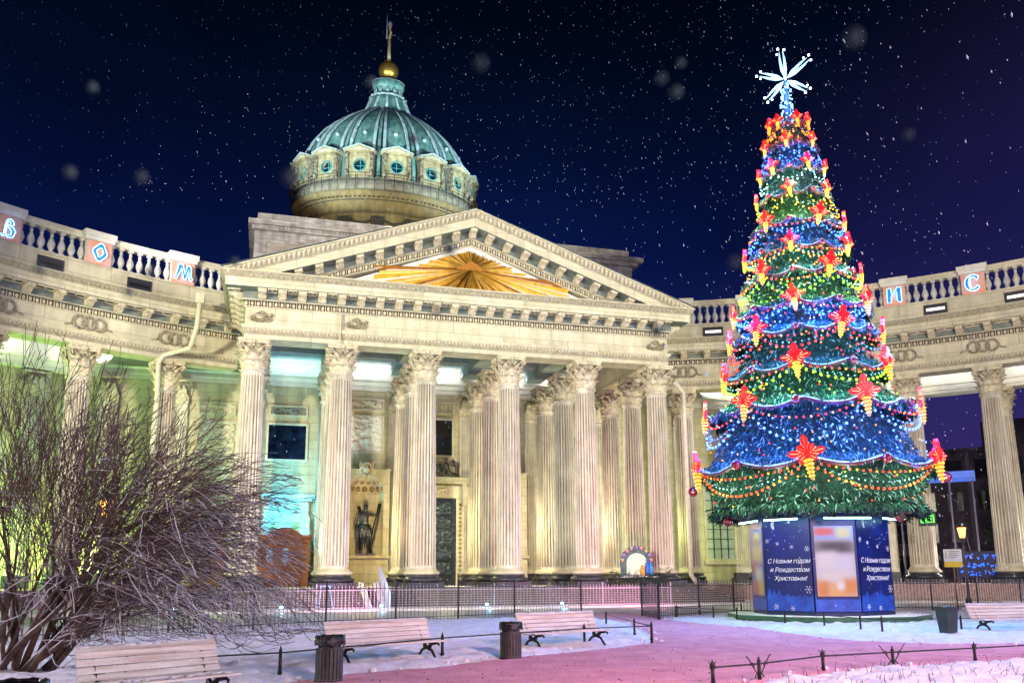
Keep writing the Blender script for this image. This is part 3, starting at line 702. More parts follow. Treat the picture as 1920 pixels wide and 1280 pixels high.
# niches
def niche(s0, z0=3.15, h=5.5, w_=2.45, coffer=True):
    mb = MB(); n = 14; r = w_/2; cz = z0+h-r
    # half cylinder plus quarter sphere, sunk into a projecting aedicule panel
    for k in range(n):
        a, b = pi*k/n, pi*(k+1)/n
        mb.add([(r*cos(a), r*sin(a)*.8, z0), (r*cos(b), r*sin(b)*.8, z0), (r*cos(b), r*sin(b)*.8, cz), (r*cos(a), r*sin(a)*.8, cz)], [(0, 1, 2, 3)], 0, True)
        for j in range(7):
            p, q = pi/2*j/7, pi/2*(j+1)/7
            f_ = lambda u, v: (r*cos(u)*cos(v), r*sin(u)*.8*cos(v), cz+r*sin(v))
            mb.add([f_(a, p), f_(b, p), f_(b, q), f_(a, q)], [(0, 1, 2, 3)], 1, True)
    if coffer:
        for j, v in enumerate((.28, .72)):
            for k in range(7-j):
                u = pi*(k+.5+.5*j*0)/(7-j); c = (r*.97*cos(u)*cos(v), r*.77*sin(u)*cos(v), cz+r*.97*sin(v))
                d = Vector((-cos(u)*cos(v), -sin(u)*cos(v), -sin(v))); t1 = d.orthogonal().normalized(); t2 = d.cross(t1)
                R = .24*(1-.25*j); mb.tube([Vector(c)+t1*R*cos(2*pi*i/10)+t2*R*sin(2*pi*i/10) for i in range(10)], .03, 4, 2, closed=True)
                mb.tube([Vector(c)-d*.02, Vector(c)+d*.01], R*.85, 10, 3)
    # face wall around the niche, in front of the nave wall
    fa = []
    W2, T = 1.65, z0+h+.35
    pts = [(r*cos(pi*k/16), cz+r*sin(pi*k/16)) for k in range(17)]
    for k in range(16):
        x0, z_0 = pts[k]; x1, z_1 = pts[k+1]; mb.add([(x0, 0, z_0), (x1, 0, z_1), (x1, 0, T), (x0, 0, T)], [(0, 1, 2, 3)], 0)
    mb.box(r, W2, 0, 1.05, ZF, T); mb.box(-W2, -r, 0, 1.05, ZF, T); mb.box(-r, r, 0, 1.04, ZF, z0-.001); mb.box(-W2-.06, W2+.06, -.14, 1.0, T+.002, T+.12)
    mb.box(-W2-.05, W2+.05, -.22, -.001, z0-.22, z0-.02)
    o = mb.build('niche', [WALL, WALL, CARVE, mat('coffer_stone', (.30, .22, .10), .9, .2, 6)], CA, (s0, WT-1.06, 0))
    mk = MB()          # keystone mask: winged child's head
    mk.ball((0, -.1, 0), .30, 10, 0, (.9, .8, 1.1)); mk.ball((0, -.33, -.03), .07, 6, 0, (1, 1, 1.6)); mk.ball((-.11, -.30, .06), .06, 6, 1); mk.ball((.11, -.30, .06), .06, 6, 1); mk.ball((0, -.30, -.17), .07, 6, 0, (1.3, 1, .5))
    for k in range(12): a = pi*k/11; mk.ball((.29*cos(a), -.12, .12+.27*sin(a)), .11, 6)
    for sx in (-1, 1):
        for k in range(5): mk.tube([(sx*.2, 0, -.1+.03*k), (sx*(.45), -.08, .12+.1*k), (sx*(.42+.03*k), -.05, -.28+.13*k)], [.09, .08, .03], 5)
        mk.tube([(sx*.1, -.1, -.3), (sx*.2, -.12, -.5), (sx*.08, -.08, -.66)], [.1, .09, .03], 5)
    mk.build('keystone_mask', [mat('mask_stone', (.62, .54, .34), .8, .3, 9), BLACKM], o, (0, -.12, z0+h+.45))
    return o
NI = niche(-4.85); niche(5.25, coffer=True)
# ---- central bronze doors
dd = MB(); dd.box(-1.75, 1.75, WT-.25, WT-.01, ZF, 7.2); DD = dd.build('bronze_doors', DOORM, CA)
for sx in (-1, 1):
    for k in range(5):
        z0 = 1.75+k*1.08
        pf = MB()
        cx = sx*.86
        for x0, x1, a, b in ((cx-.62, cx+.62, z0+.93, z0+1.0), (cx-.62, cx+.62, z0-.02, z0+.03), (cx-.66, cx-.60, z0, z0+.96), (cx+.60, cx+.66, z0, z0+.96)): pf.box(x0, x1, WT-.33, WT-.251, a, b)
        f_ = pf.build('door_frame_relief', DOORM, DD)
        relief(1.18, .88, 20+k+5*sx, .13, 5).build('door_panel', mat('door_relief', (.09, .13, .17), .35, .3, 6, metal=.4), DD, (cx, WT-.253, z0+.48))
for x in [v*.28 for v in (-6, 6)]:
    for k in range(12): MB().ball((x, WT-.3, 1.5+k*.46), .08, 6).build('door_stud', DOORM, DD)
dcs = MB()
dcs.box(-2.35, -1.76, WT-.35, WT-.002, ZF, 7.25); dcs.box(1.76, 2.35, WT-.35, WT-.002, ZF, 7.25)
dcs.box(-2.35, 2.35, WT-.35, WT-.003, 7.252, 8.15); dcs.box(-2.7, 2.7, WT-.55, WT-.002, 8.30, 8.48, 0); dcs.box(-2.85, 2.85, WT-.85, WT-.003, 8.482, 8.72)
for k in range(34): dcs.box(-2.6+k*.156, -2.6+k*.156+.08, WT-.50, WT-.34, 8.16, 8.298, 1)
for sx in (-1, 1):
    dcs.prism([(sx*2.15, 6.6), (sx*2.5, 6.8), (sx*2.55, 7.6), (sx*2.45, 8.28), (sx*2.15, 8.28)], WT-.7, WT-.36)
    for k in range(18): dcs.ball((sx*2.05, WT-.37, 1.5+k*.31), .13, 6, 1, (1, .5, 1))
DCS = dcs.build('central_door_case', [STONE, mat('vine_stone', (.38, .30, .16), .9, .3, 8)], CA)
relief(2.4, .6, 33, .07, 4).build('relief_panel', CARVE, DCS, (0, WT-.36, 7.7))
# angels above the door (bronze relief figures)
def angels(parent, s0, z0):
    mb = MB()
    for sx in (-1, 1):
        c = Vector((s0+sx*.62, WT-1.0, z0))
        mb.tube([c+Vector((sx*.75, 0, .08)), c+Vector((sx*.25, -.05, .12)), c+Vector((sx*.05, -.05, .35)), c+Vector((0, -.05, .7)), c+Vector((-.02*sx, -.05, .95))], [.08, .14, .17, .17, .06], 7)
        mb.ball(c+Vector((-.04*sx, -.08, 1.1)), .14, 8)
        mb.tube([c+Vector((0, -.1, .85)), c+Vector((-sx*.25, -.15, .75)), c+Vector((-sx*.48, -.15, .95))], [.06, .055, .04], 6)
        mb.tube([c+Vector((sx*.1, -.1, .3)), c+Vector((-sx*.25, -.18, .32)), c+Vector((-sx*.22, -.15, .02))], [.1, .09, .05], 6)
        for k in range(5): mb.tube([c+Vector((sx*.1, .05, .8)), c+Vector((sx*(.5+.05*k), .05, 1.12-.12*k)), c+Vector((sx*(.78-.03*k), .05, .86-.18*k))], [.06, .08, .02], 5)
    mb.ball((s0, WT-1.0, z0+.5), .3, 10, 0, (1, .6, 1.2))
    mb.box(s0-1.5, s0+1.5, WT-1.15, WT-.86, z0-.12, z0+.02)
    mb.build('angel_group', mat('grey_bronze', (.07, .07, .06), .5, .3, 8, metal=.3), parent)
angels(DCS, .25, 8.84)
# ---- drain pipes
pts = [B_ for B_ in ()]
dp1 = MB(); dp1.tube([(-16.0, 3.4, 18.3), (-16.1, 3.6, 16.7), (-16.5, 4.6, 15.6), (-18.1, 5.35, 15.2), (-18.35, 5.4, 14.7), (-18.3, 5.6, 12.5), (-18.3, 5.6, 1.2)], .16, 8)
dp1.box(-16.25, -15.75, 3.1, 3.7, 18.1, 18.7); dp1.build('drainpipe', mat('pipe_paint', (.60, .58, .44), .5, .1, 4), CA)
dp2 = MB(); dp2.tube([(16.0, 4.0, 15.2), (17.3, 5.2, 14.7), (17.35, 5.3, 12), (17.35, 5.3, 1.7), (17.5, 4.7, 1.1)], .17, 8); dp2.build('drainpipe', mat('pipe_paint_rose', (.62, .54, .50), .5, .1, 4), CA)

# ---- pediment
AP = 21.88; SL = .3537
rk = [(0, 0), (.10, .02), (.10, .08), (.02, .10), (.02, .40), (.16, .42), (.22, .46), (.22, .86), (1.12, .88), (1.12, 1.36), (1.18, 1.40), (1.42, 1.84), (1.42, 1.92), (-1.2, 1.94), (-1.2, 0)]
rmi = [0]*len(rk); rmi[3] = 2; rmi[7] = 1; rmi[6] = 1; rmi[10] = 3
PED = None
def rakepart(sg):
    mb = MB(); vs = []; xs = [0, 14.8]; n = len(rk)
    for x in xs:
        for o_, h in rk: vs.append((sg*x, -.7-o_, AP-SL*x+h))
    for j in range(n):
        mb.add(vs if j == 0 else [], [], 0); base = len(mb.v)-len(vs); mb.f.append((base+j, base+n+j, base+n+(j+1) % n, base+(j+1) % n)); mb.m.append(rmi[j]); mb.sm.append(False)
    mb.f.append(tuple(n+j for j in range(n))); mb.m.append(0); mb.sm.append(False)
    me = mb.mesh('raking_cornice', [STONE, SOFF, RECSHADE, _M['darker_band']]); bm = bmesh.new(); bm.from_mesh(me)
    bmesh.ops.recalc_face_normals(bm, faces=bm.faces)
    bmesh.ops.bisect_plane(bm, geom=bm.verts[:]+bm.edges[:]+bm.faces[:], plane_co=(0, 0, 18.655), plane_no=(0, 0, 1), clear_inner=True)
    bm.to_mesh(me); bm.free()
    rc = link('raking_cornice', me, CA)
    SH = Matrix(((1, 0, 0, 0), (0, 1, 0, 0), (-SL*sg, 0, 1, 0), (0, 0, 0, 1)))
    eb = MB(); lb = MB()
    nE = int(14/.33)
    for k in range(nE):
        x = (k+.5)*.33
        if AP-SL*x+.1 < 18.72: break
        M = Matrix.Translation((sg*x, -.75, AP-SL*x+.26)) @ SH
        eb.ball((0, 0, 0), .5, 6, 0, (.19, .16, .30), False, M); eb.box(.145, .185, -.07, .02, -.15, .14, 0, M)
    eb.build('egg_moulding', CARVE, rc)
    for k in range(53):
        x = (k+.5)*.27
        M = Matrix.Translation((sg*x, -.7-1.24, AP-SL*x+1.43)) @ SH
        h = .34; w_ = .12
        if x < 14.3: lb.add([(-w_, -.17, h), (w_, -.17, h), (w_*.5, -.07, h*.4), (0, .03, 0), (-w_*.5, -.07, h*.4), (0, -.16, h*.6)], [(0, 5, 1), (1, 5, 2), (2, 5, 3), (3, 5, 4), (4, 5, 0)], 0, False, M)
    lb.build('leaf_moulding', CARVE, rc)
    for k in range(12):
        x = 1.16*(k+1)-.05
        if AP-SL*x+.95 < 19.05: break
        m = link('modillion', M_MOD, rc, (sg*x, -.92, AP-SL*x+.85)); m.rotation_euler = (0, sg*math.atan(SL), 0)
        # coffer between modillions
    return rc
rakepart(-1); rakepart(1)
m = link('modillion', M_MOD, CA, (0, -.92, AP+.78))
MB().prism([(-8.3, 18.66), (8.3, 18.66), (0, AP+.03)], -.66, -.4).build('tympanum', TYMP, CA)
rf = MB(); rf.add([(-14.6, -2.1, 18.75), (0, -2.1, AP+1.98), (14.6, -2.1, 18.75), (-14.6, 12, 18.75), (0, 12, AP+1.98), (14.6, 12, 18.75)], [(0, 1, 4, 3), (1, 2, 5, 4), (0, 3, 4, 5, 2, 1)]); rf.build('pediment_roof', COPL, CA)
# gilded sunburst
sbm = MB(); rs = random.Random(5); cz = 20.35
for k in range(104):
    a = 2*pi*k/104+rs.uniform(-.014, .014)
    ca, sa = cos(a), sin(a)
    l = 7.3*rs.uniform(.72, 1.0) if abs(ca) > .93 and sa > -.32 else 4.6*rs.uniform(.75, 1)
    if sa > 0: l = min(l, (AP-.20-cz)/(sa+SL*abs(ca))*rs.uniform(.86, 1.0))
    else: l = min(l, (cz-18.69)/max(.02, -sa))
    w0, w1 = .012, .026+.021*l
    X = Vector((ca, 0, sa)); Y = Vector((-sa, 0, ca)); c0 = Vector((0, -.665, cz)); yy = Vector((0, -1, 0)); dd_ = .03*rs.random()+.05*(k % 3)
    vv = [c0+X*.12-Y*w0, c0+X*.12+Y*w0, c0+X*l+Y*w1, c0+X*(l-.12)-Y*w1, c0+X*.12+yy*(.12+dd_), c0+X*(l-.06)+yy*(.10+dd_)]
    sbm.add(vv, [(0, 4, 5, 3), (1, 2, 5, 4), (3, 5, 2), (0, 1, 4)], (0, 2, 0, 1, 2)[k % 5])
sbm.prism([(-1.05, cz-.12), (1.05, cz-.12), (0, cz+.48)], -.98, -.90, 1)
sbm.build('gilded_sunburst', [GOLDR, mat('gilded_triangle', (.50, .20, .03), .5, .2, 4, metal=.3), mat('bright_gilding', (1, .74, .22), .4, .15, 3, metal=.2)], CA, fix=True)

# ---- attic blocks behind the pediment
at = MB(); at.box(-13.25, 16.4, WT+.1, WT+12, 17.5, 26.45)
at.box(-13.45, 16.75, WT-.25, WT+12, 26.452, 26.75); at.box(-13.7, 17.2, WT-.5, WT+12, 26.752, 27.12); AT = at.build('attic_block', ATTIC, CA)
MB().box(-13.1, 16.35, WT+.5, WT+11, 27.122, 28.0).build('attic_slab', ATTIC, CA)
tb = MB(); 
for k in range(120): tb.box(-13.4+k*.25, -13.4+k*.25+.12, WT-.33, WT-.251, 26.56, 26.72)
tb.build('dentil_moulding', ATTIC, AT)
fm = MB()
for x0, x1, a, b in ((-12.6, -6, 25.6, 25.8), (-12.6, -12.4, 19, 25.6), (-6.2, -6, 19, 25.6), (15.3, 16, 25.6, 25.8), (12, 12.2, 19, 25.8), (12, 16, 25.0, 25.2)): fm.box(x0, x1, WT+.02, WT+.099, a, b)
fm.build('panel_frame', ATTIC, AT); MB().box(-12.4, -6.2, WT+.06, WT+.098, 19, 25.6).build('sunk_panel', mat('sunk_panel', (.44, .40, .36), .9, .3, 1.2, c2=(.26, .21, .17), stretch=(1, 1, 5)), AT)

# ---- balustrades on the wings
def baluster_mesh():
    mb = MB(); z = 19.72
    mb.box(-.14, .14, -.14, .14, z, z+.10)
    mb.lathe([(.09, z+.10), (.10, z+.18), (.20, z+.42), (.215, z+.52), (.17, z+.70), (.085, z+.92), (.075, z+1.02), (.12, z+1.06), (.08, z+1.10), (.10, z+1.25)], 12)
    mb.box(-.13, .13, -.13, .13, z+1.25, z+1.38); return mb.mesh('baluster', mat('baluster_stone', (.58, .56, .50), .85, .2, 3, .2))
M_BAL = baluster_mesh()
def balustrade(a0, a1, peds):
    n = 30; path = [tuple(A(a0+(a1-a0)*k/n, 42.75)[:2]) for k in range(n+1)]
    mb = MB(); mb.sweep(path, [(-.5, 18.6), (.12, 18.66), (.12, 19.55), (.22, 19.6), (.22, 19.72), (-.5, 19.72)])
    mb.sweep(path, [(-.32, 21.1), (.16, 21.1), (.16, 21.2), (.26, 21.28), (.26, 21.46), (-.34, 21.48)])
    o = mb.build('balustrade', STONE, CA, fix=True)
    for a_ in peds:
        pm = MB(); pm.box(-.68, .68, -.26, .34, 19.721, 21.099); pm.box(-.82, .82, -.46, .42, 21.05, 21.24); pm.box(-.90, .90, -.54, .46, 21.242, 21.60)
        pm.build('pedestal', PALE, o, A(a_, 42.75), -radians(a_))
    for i in range(len(peds)-1):
        for k in range(1, 8):
            a_ = peds[i]+(peds[i+1]-peds[i])*(.115+.77*(k-.5)/7); q = A(a_, 42.8); link('baluster', M_BAL, o, q, -radians(a_))
    return o
PL = [-43.9, -37.4, -30.7, -23.95, -17.4]; PR = [17.2, 23.8, 30.3, 36.9, 43.35, 49.8, 56.3]
BL = balustrade(-50, -18.0, PL); BR = balustrade(17.6, 60, PR)
# lit vents in the parapet
for a_, lit in ((-40.5, 0), (-34.06, 0), (-27.3, 0), (26.8, 1), (40, 1), (46.6, 1), (53.0, 1)):
    par = BL if a_ < 0 else BR
    vm = MB(); vm.box(-.72, .72, -.18, -.13, 18.72, 19.42); v_ = vm.build('parapet_vent', mat('vent_frame', (.03, .03, .04), .6, 0), par, A(a_, 42.75), -radians(a_))
    if lit: MB().box(-.56, .56, -.20, -.181, 18.98, 19.16).build('vent_light', em('vent_glow', (1, .96, .9), 1.1), par, A(a_, 42.75), -radians(a_))
    else: MB().box(-.6, .6, -.2, -.181, 18.9, 19.12).build('vent_slot', BLACKM, par, A(a_, 42.75), -radians(a_))

# ---- dome
DC0 = (-.25, 40)
dr = MB(); dr.lathe([(8.5, 26), (8.5, 39.0), (8.7, 39.05), (8.7, 39.5), (8.55, 39.55), (8.55, 40.2), (8.8, 40.3), (8.85, 40.6), (9.15, 40.62), (9.15, 40.8), (9.5, 40.82), (9.5, 40.98), (9.95, 41.0), (10.1, 41.2), (10.2, 41.5), (10.1, 41.55), (9.6, 41.6), (9.6, 42.5)], 64, DC0)
DR = dr.build('drum', DRUM, CA)
dk = MB()
for k in range(120):
    a = 2*pi*k/120; dk.box(-.10, .10, -9.72, -9.5, 40.84, 40.985, 0, Matrix.Translation((DC0[0], DC0[1], 0)) @ Matrix.Rotation(a, 4, 'Z'))
dk.lathe([(9.16, 40.64), (9.19, 40.70), (9.16, 40.78)], 64, DC0, cap=False); dk.build('drum_dentil_moulding', mat('dark_moulding', (.10, .085, .06), .9, .3, 4), DR)  # dentils and ring set darker to band the drum cornice
dt = MB(); dt.lathe([(9.62, 41.62), (9.95, 41.65), (10.0, 42.3), (9.8, 42.5), (9.8, 43.0), (9.4, 43.1)], 64, DC0); dt.build('drum_cornice', mat('cornice_stone', (.26, .23, .17), .9, .3, 1.5, c2=(.13, .12, .10)), CA)
rl = MB()
for z in (42.5, 42.95, 43.3): rl.lathe([(10.28, z), (10.33, z+.03), (10.28, z+.06)], 64, DC0, cap=False)
for k in range(64): a = 2*pi*k/64; rl.tube([(DC0[0]+10.3*cos(a), DC0[1]+10.3*sin(a), 41.5), (DC0[0]+10.3*cos(a), DC0[1]+10.3*sin(a), 43.32)], .04, 4)
rl.build('gallery_railing', BLACKM, CA)
# drum pilasters with dark capitals and swags
CAMDIR = atan2(*(lambda v: (v.y, v.x))((BM.inverted() @ CAM)-Vector((DC0[0], DC0[1], 0))))
for k in range(16):
    a = CAMDIR+radians(-2.5+22.5*k)
    if cos(a-CAMDIR) < -.2: continue
    M = Matrix.Translation((DC0[0], DC0[1], 0)) @ Matrix.Rotation(a+pi/2, 4, 'Z')
    M = M @ Matrix.Translation((0, .65, 0)); pm = MB(); pm.box(-.55, .55, -9.6, -9.1, 28, 37.2, 0, M); pm.box(-.75, .75, -9.9, -9.1, 38.9, 39.1, 0, M)
    pm.build('drum_pilaster', DRUM, DR)
    cm = MB()
    for z0, o_ in ((37.2, .1), (37.8, .2), (38.35, .3)):
        for q in (-.5, -.17, .17, .5): cm.ball((q, -9.55-o_, z0+.3), .26, 6, 0, (.8, .8, 1.3), False, M)
    cm.box(-.6, .6, -9.6, -9.1, 37.2, 38.9, 0, M); cm.build('drum_capital', mat('sooty_carving', (.07, .07, .07), .9, .3, 6), DR)
    M2 = Matrix.Translation((DC0[0], DC0[1], 0)) @ Matrix.Rotation(a+radians(11.25)+pi/2, 4, 'Z') @ Matrix.Translation((0, .65, 0))
    sg = MB(); 
    for j in range(15): x = -1.0+2.0*j/14; sg.ball((x, -9.3, 38.55-.30*(1-x*x)), .17, 6, 0, (1, 1, 1), False, M2)
    sg.build('drum_swag', _M['sooty_carving'], DR)
dm = MB(); prof = [(9.45, 42.2), (9.42, 43.4), (9.38, 44.0), (9.15, 45.6), (8.75, 47.0), (8.05, 48.4), (7.1, 49.7), (5.9, 50.9), (4.6, 51.9), (3.3, 52.7), (2.7, 53.1)]
dm.lathe(prof, 96, DC0); DM = dm.build('dome', COPPER, CA)
def onprof(z):
    for i in range(len(prof)-1):
        if prof[i][1] <= z <= prof[i+1][1]:
            u = (z-prof[i][1])/(prof[i+1][1]-prof[i][1]); return prof[i][0]*(1-u)+prof[i+1][0]*u
    return 2.7
for k in range(16):                                   # double ribs
    a = CAMDIR+radians(-2.5+22.5*k)
    mb = MB(); mk_ = MB()
    def strip(m_, a_c, wid, h, zs, mi):
        vs = []
        for z in zs:
            r = onprof(z); sc_ = .45+.55*r/9.4; hw = wid*sc_/max(r, .5)
            for da, rr in ((-hw, r-.05), (-hw, r+h), (hw, r+h), (hw, r-.05)):
                vs.append((DC0[0]+rr*cos(a_c+da), DC0[1]+rr*sin(a_c+da), z))
        m_.add(vs, [(4*i+j, 4*i+j+1, 4*i+j+5, 4*i+j+4) for i in range(len(zs)-1) for j in range(3)], mi)
    zs = [42.4+(53.0-42.4)*i/16 for i in range(17)]
    strip(mb, a, .75, .10, zs, 0)
    for sg_ in (-1, 1): strip(mb, a+sg_*radians(3.4), .16, .30, zs, 1)
    strip(mb, a, .16, .24, zs, 2)
    mb.build('dome_rib', [COPDARK, COPL, COPPER], DM, fix=True)
    a2 = a+radians(11.25); z = 48.0; r = onprof(z)+.12
    MB().ball((DC0[0]+r*cos(a2), DC0[1]+r*sin(a2), z), .24, 8).build('dome_knob', COPL, DM)
for k in range(16):                                   # dormers with round windows
    a = CAMDIR+radians(8.75+22.5*k)
    if cos(a-CAMDIR) < -.35: continue
    M = Matrix.Translation((DC0[0], DC0[1], 0)) @ Matrix.Rotation(a+pi/2, 4, 'Z')
    mb = MB(); R = -9.95; zc = 44.25
    n = 20; ring = [(.68*cos(2*pi*i/n), zc+.68*sin(2*pi*i/n)) for i in range(n)]
    outer = []
    for i in range(n):
        ax_, az_ = cos(2*pi*i/n), sin(2*pi*i/n); t = min(1.15/max(abs(ax_), 1e-6), 1.35/max(abs(az_), 1e-6)); outer.append((ax_*t, zc+az_*t))
    for i in range(n):
        j = (i+1) % n
        mb.add([(ring[i][0], R, ring[i][1]), (ring[j][0], R, ring[j][1]), (outer[j][0], R, outer[j][1]), (outer[i][0], R, outer[i][1])], [(0, 1, 2, 3)], 0, False, M)
        mb.add([(ring[i][0], R, ring[i][1]), (ring[j][0], R, ring[j][1]), (ring[j][0]*.98, R+.45, ring[j][1]), (ring[i][0]*.98, R+.45, ring[i][1])], [(0, 1, 2, 3)], 0, False, M)
    mb.box(-1.15, -1.10, R, R+1.3, zc-1.35, zc+1.35, 0, M); mb.box(1.10, 1.15, R, R+1.3, zc-1.35, zc+1.35, 0, M)
    mb.prism([(-1.65, zc+1.4), (1.65, zc+1.4), (1.65, zc+1.55), (0, zc+2.15), (-1.65, zc+1.55)], R-.45, R+1.6, 0, M)
    mb.prism([(-1.25, zc+1.56), (1.25, zc+1.56), (0, zc+1.98)], R-.47, R-.451, 1, M)
    mb.prism([(-1.7, zc+1.56), (0, zc+2.16), (1.7, zc+1.56), (1.7, zc+1.68), (0, zc+2.30), (-1.7, zc+1.68)], R-.5, R+1.9, 2, M)
    D = mb.build('dormer', [mat('dormer_stone', (.52, .44, .25), .85, .25, 2.5, streak=.3), CARVE, COPL], CA, fix=True)
    for sx in (-1, 1):
        sb_ = MB()
        for zz, o_, r_ in ((zc+1.15, .35, .28), (zc+.5, .28, .20), (zc-.1, .22, .18), (zc-.9, .38, .30)): sb_.ball((sx*1.32, R-o_+.15, zz), r_, 7, 0, (.75, 1, 1.25), True, M)
        sb_.box(sx*1.32-.18, sx*1.32+.18, R-.2, R+.5, zc-1.35, zc+1.38, 0, M)
        sb_.build('dormer_scroll', mat('scroll_stone', (.34, .30, .21), .9, .45, 4), D)
    wn = MB(); wn.add([(.67*cos(2*pi*i/20), R+.4, zc+.67*sin(2*pi*i/20)) for i in range(20)], [tuple(range(20))], 0, False, M); wn.build('round_window', mat('dome_glass', (.006, .04, .055), .1, .4, 1, spec=.8), D)
    wf = MB(); wf.tube([M @ Vector((.66*cos(2*pi*i/20), R-.03, zc+.66*sin(2*pi*i/20))) for i in range(20)], .075, 5, closed=True); wf.box(-.03, .03, R+.34, R+.39, zc-.66, zc+.66, 0, M); wf.box(-.66, .66, R+.34, R+.39, zc-.03, zc+.03, 0, M)
    wf.build('window_frame', mat('verdigris_frame', (.10, .36, .38), .6, .2, 4), D)
# lantern
ln = MB(); ln.lathe([(2.75, 53.05), (2.65, 53.3), (2.2, 53.9), (1.95, 54.6), (1.75, 55.2), (1.30, 55.3), (1.25, 56.2), (1.75, 56.35), (1.85, 56.7), (1.8, 57.1), (1.3, 57.3), (1.0, 57.6)], 32, DC0); LN = ln.build('lantern', COPPER, CA)
for k in range(12):
    a = 2*pi*k/12+CAMDIR
    mb = MB(); P = lambda r, z: (DC0[0]+r*cos(a), DC0[1]+r*sin(a), z)
    mb.tube([P(2.7, 53.2), P(2.35, 53.9), P(2.1, 54.6), P(1.95, 55.0)], [.16, .14, .14, .2], 5); mb.ball(P(1.95, 55.15), .24, 6); mb.tube([P(1.5, 55.3), P(1.5, 56.3)], .13, 6)
    mb.build('lantern_bracket', COPL, LN)
ln2 = MB(); ln2.lathe([(1.76, 55.2), (1.9, 55.25), (1.9, 55.4), (1.3, 55.42)], 32, DC0, cap=False); ln2.lathe([(1.3, 57.31), (1.88, 57.12), (1.3, 57.4)], 32, DC0, cap=False); ln2.build('lantern_ring', COPL, LN)
def oval(o, low):
    if o.type == 'MESH' and not o.data.get('oval'):
        o.data.transform(Matrix.Translation((0, DC0[1], 0)) @ Matrix.Diagonal((1, .66, 1, 1)) @ Matrix.Translation((0, -DC0[1], -.55 if low else 0))); o.data['oval'] = 1
    for c_ in o.children: oval(c_, low)
for o in list(CA.children):
    if o.name.split('.')[0] in ('drum', 'drum_cornice', 'gallery_railing', 'dome', 'dormer', 'lantern'): oval(o, o.name.split('.')[0] not in ('dome', 'lantern'))
gb = MB(); gb.ball((DC0[0], DC0[1], 58.75), 1.15, 32); gb.lathe([(.9, 57.5), (.5, 57.75)], 20, DC0); gb.build('gilded_ball', GOLD, CA)
cr = MB(); cr.tube([(DC0[0], DC0[1], 59.8), (DC0[0], DC0[1], 61), (DC0[0]+.02, DC0[1], 64.6)], [.22, .20, .14], 8); cr.box(DC0[0]-.10, DC0[0]+.12, DC0[1]-1.1, DC0[1]+1.1, 62.9, 63.15); cr.box(DC0[0]-.09, DC0[0]+.11, DC0[1]-.6, DC0[1]+.6, 63.9, 64.1); cr.ball((DC0[0]+.05, DC0[1], 64.7), .24, 8, 1, (1, 1, 2)); cr.tube([(DC0[0]-.3, DC0[1], 62.8), (DC0[0]-.3, DC0[1], 66.1)], .06, 5, 1)
cr.build('gilded_cross', [mat('bright_gold_leaf', (.95, .75, .38), .6, 0), mat('pale_metal', (.7, .75, .8), .4, 0)], CA)

# ================================================================== CHRISTMAS TREE
TP = at_d(1538, 1075, 34.5); TP.z = 0
TCD = Vector((CAM.x-TP.x, CAM.y-TP.y, 0)).normalized(); TRT = Vector((-TCD.y, TCD.x, 0))   # towards the viewer, and to the viewer's right
def axz(y):
    lo, hi = 0, 40
    for _ in range(40):
        m_ = (lo+hi)/2
        if proj((TP.x, TP.y, m_))[1] > y: lo = m_
        else: hi = m_
    return lo
def mpp(z): return (Vector((TP.x, TP.y, z))-CAM).dot(CF)/PF
def TPt(phi, r, z): return Vector((TP.x, TP.y, z))+TCD*(r*cos(phi))+TRT*(r*sin(phi))
RIMPX = [(885, 200), (780, 170), (710, 134), (643, 120), (595, 110), (534, 92), (487, 82), (437, 72), (381, 56), (332, 47), (286, 39), (244, 28)]
RIM = [(axz(y), hw*mpp(axz(y))) for y, hw in RIMPX]
ZSK = axz(960); RSK = 172*mpp(ZSK)
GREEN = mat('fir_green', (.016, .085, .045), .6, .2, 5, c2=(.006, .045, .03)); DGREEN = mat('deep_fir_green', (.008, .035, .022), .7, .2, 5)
FROSTG = mat('frosted_needles', (.30, .44, .37), .7, .2, 6)
XT = thing('christmas_tree', 'giant conical Christmas tree of tiered fir branches standing on the blue kiosk', 'tree', (TP.x, TP.y, 3.8))
XT.rotation_euler = (0, 0, 0); XO = Vector((TP.x, TP.y, 3.8))
rt = random.Random(11)
def foliage(mb, prof, dens, size, droop=.35, frost=.20, dark=.38, outw=.12):
    dens *= 3.4; size *= .50
    for j in range(len(prof)-1):
        (r0, z0), (r1, z1) = prof[j], prof[j+1]
        sl = sqrt((r1-r0)**2+(z1-z0)**2); n = int(dens*pi*(r0+r1)*sl)
        for i in range(n):
            u = rt.random(); a = rt.uniform(0, 2*pi); r = r0+(r1-r0)*u+rt.uniform(-.05, outw); z = z0+(z1-z0)*u
            p = TPt(a, r, z)-XO; o = (TCD*cos(a)+TRT*sin(a)); tg = Vector((-o.y, o.x, 0))
            l = size*rt.uniform(.5, 1.3); wv = l*rt.uniform(.07, .15)
            d = (o*rt.uniform(.15, .7)+tg*rt.uniform(-.9, .9)+Vector((0, 0, -droop+rt.uniform(-.6, .45)))).normalized()
            side = d.cross(o+Vector((rt.uniform(-.6, .6), rt.uniform(-.6, .6), rt.uniform(-.6, .6)))).normalized()*wv
            q = rt.random(); mi = 2 if q < frost else (1 if q < frost+dark else 0)
            m_ = p+d*l*.5+o*.02
            mb.add([p-side*.4, p+side*.4, m_+side, p+d*l-Vector((0, 0, .04)), m_-side], [(0, 1, 2, 4), (4, 2, 3)], mi)
ORD = ['bottom tier', 'second tier from the bottom', 'third tier from the bottom', 'fourth tier from the bottom', 'fifth tier from the bottom', 'sixth tier from the bottom', 'sixth tier from the top', 'fifth tier from the top', 'fourth tier from the top', 'third tier from the top', 'second tier from the top', 'topmost tier']
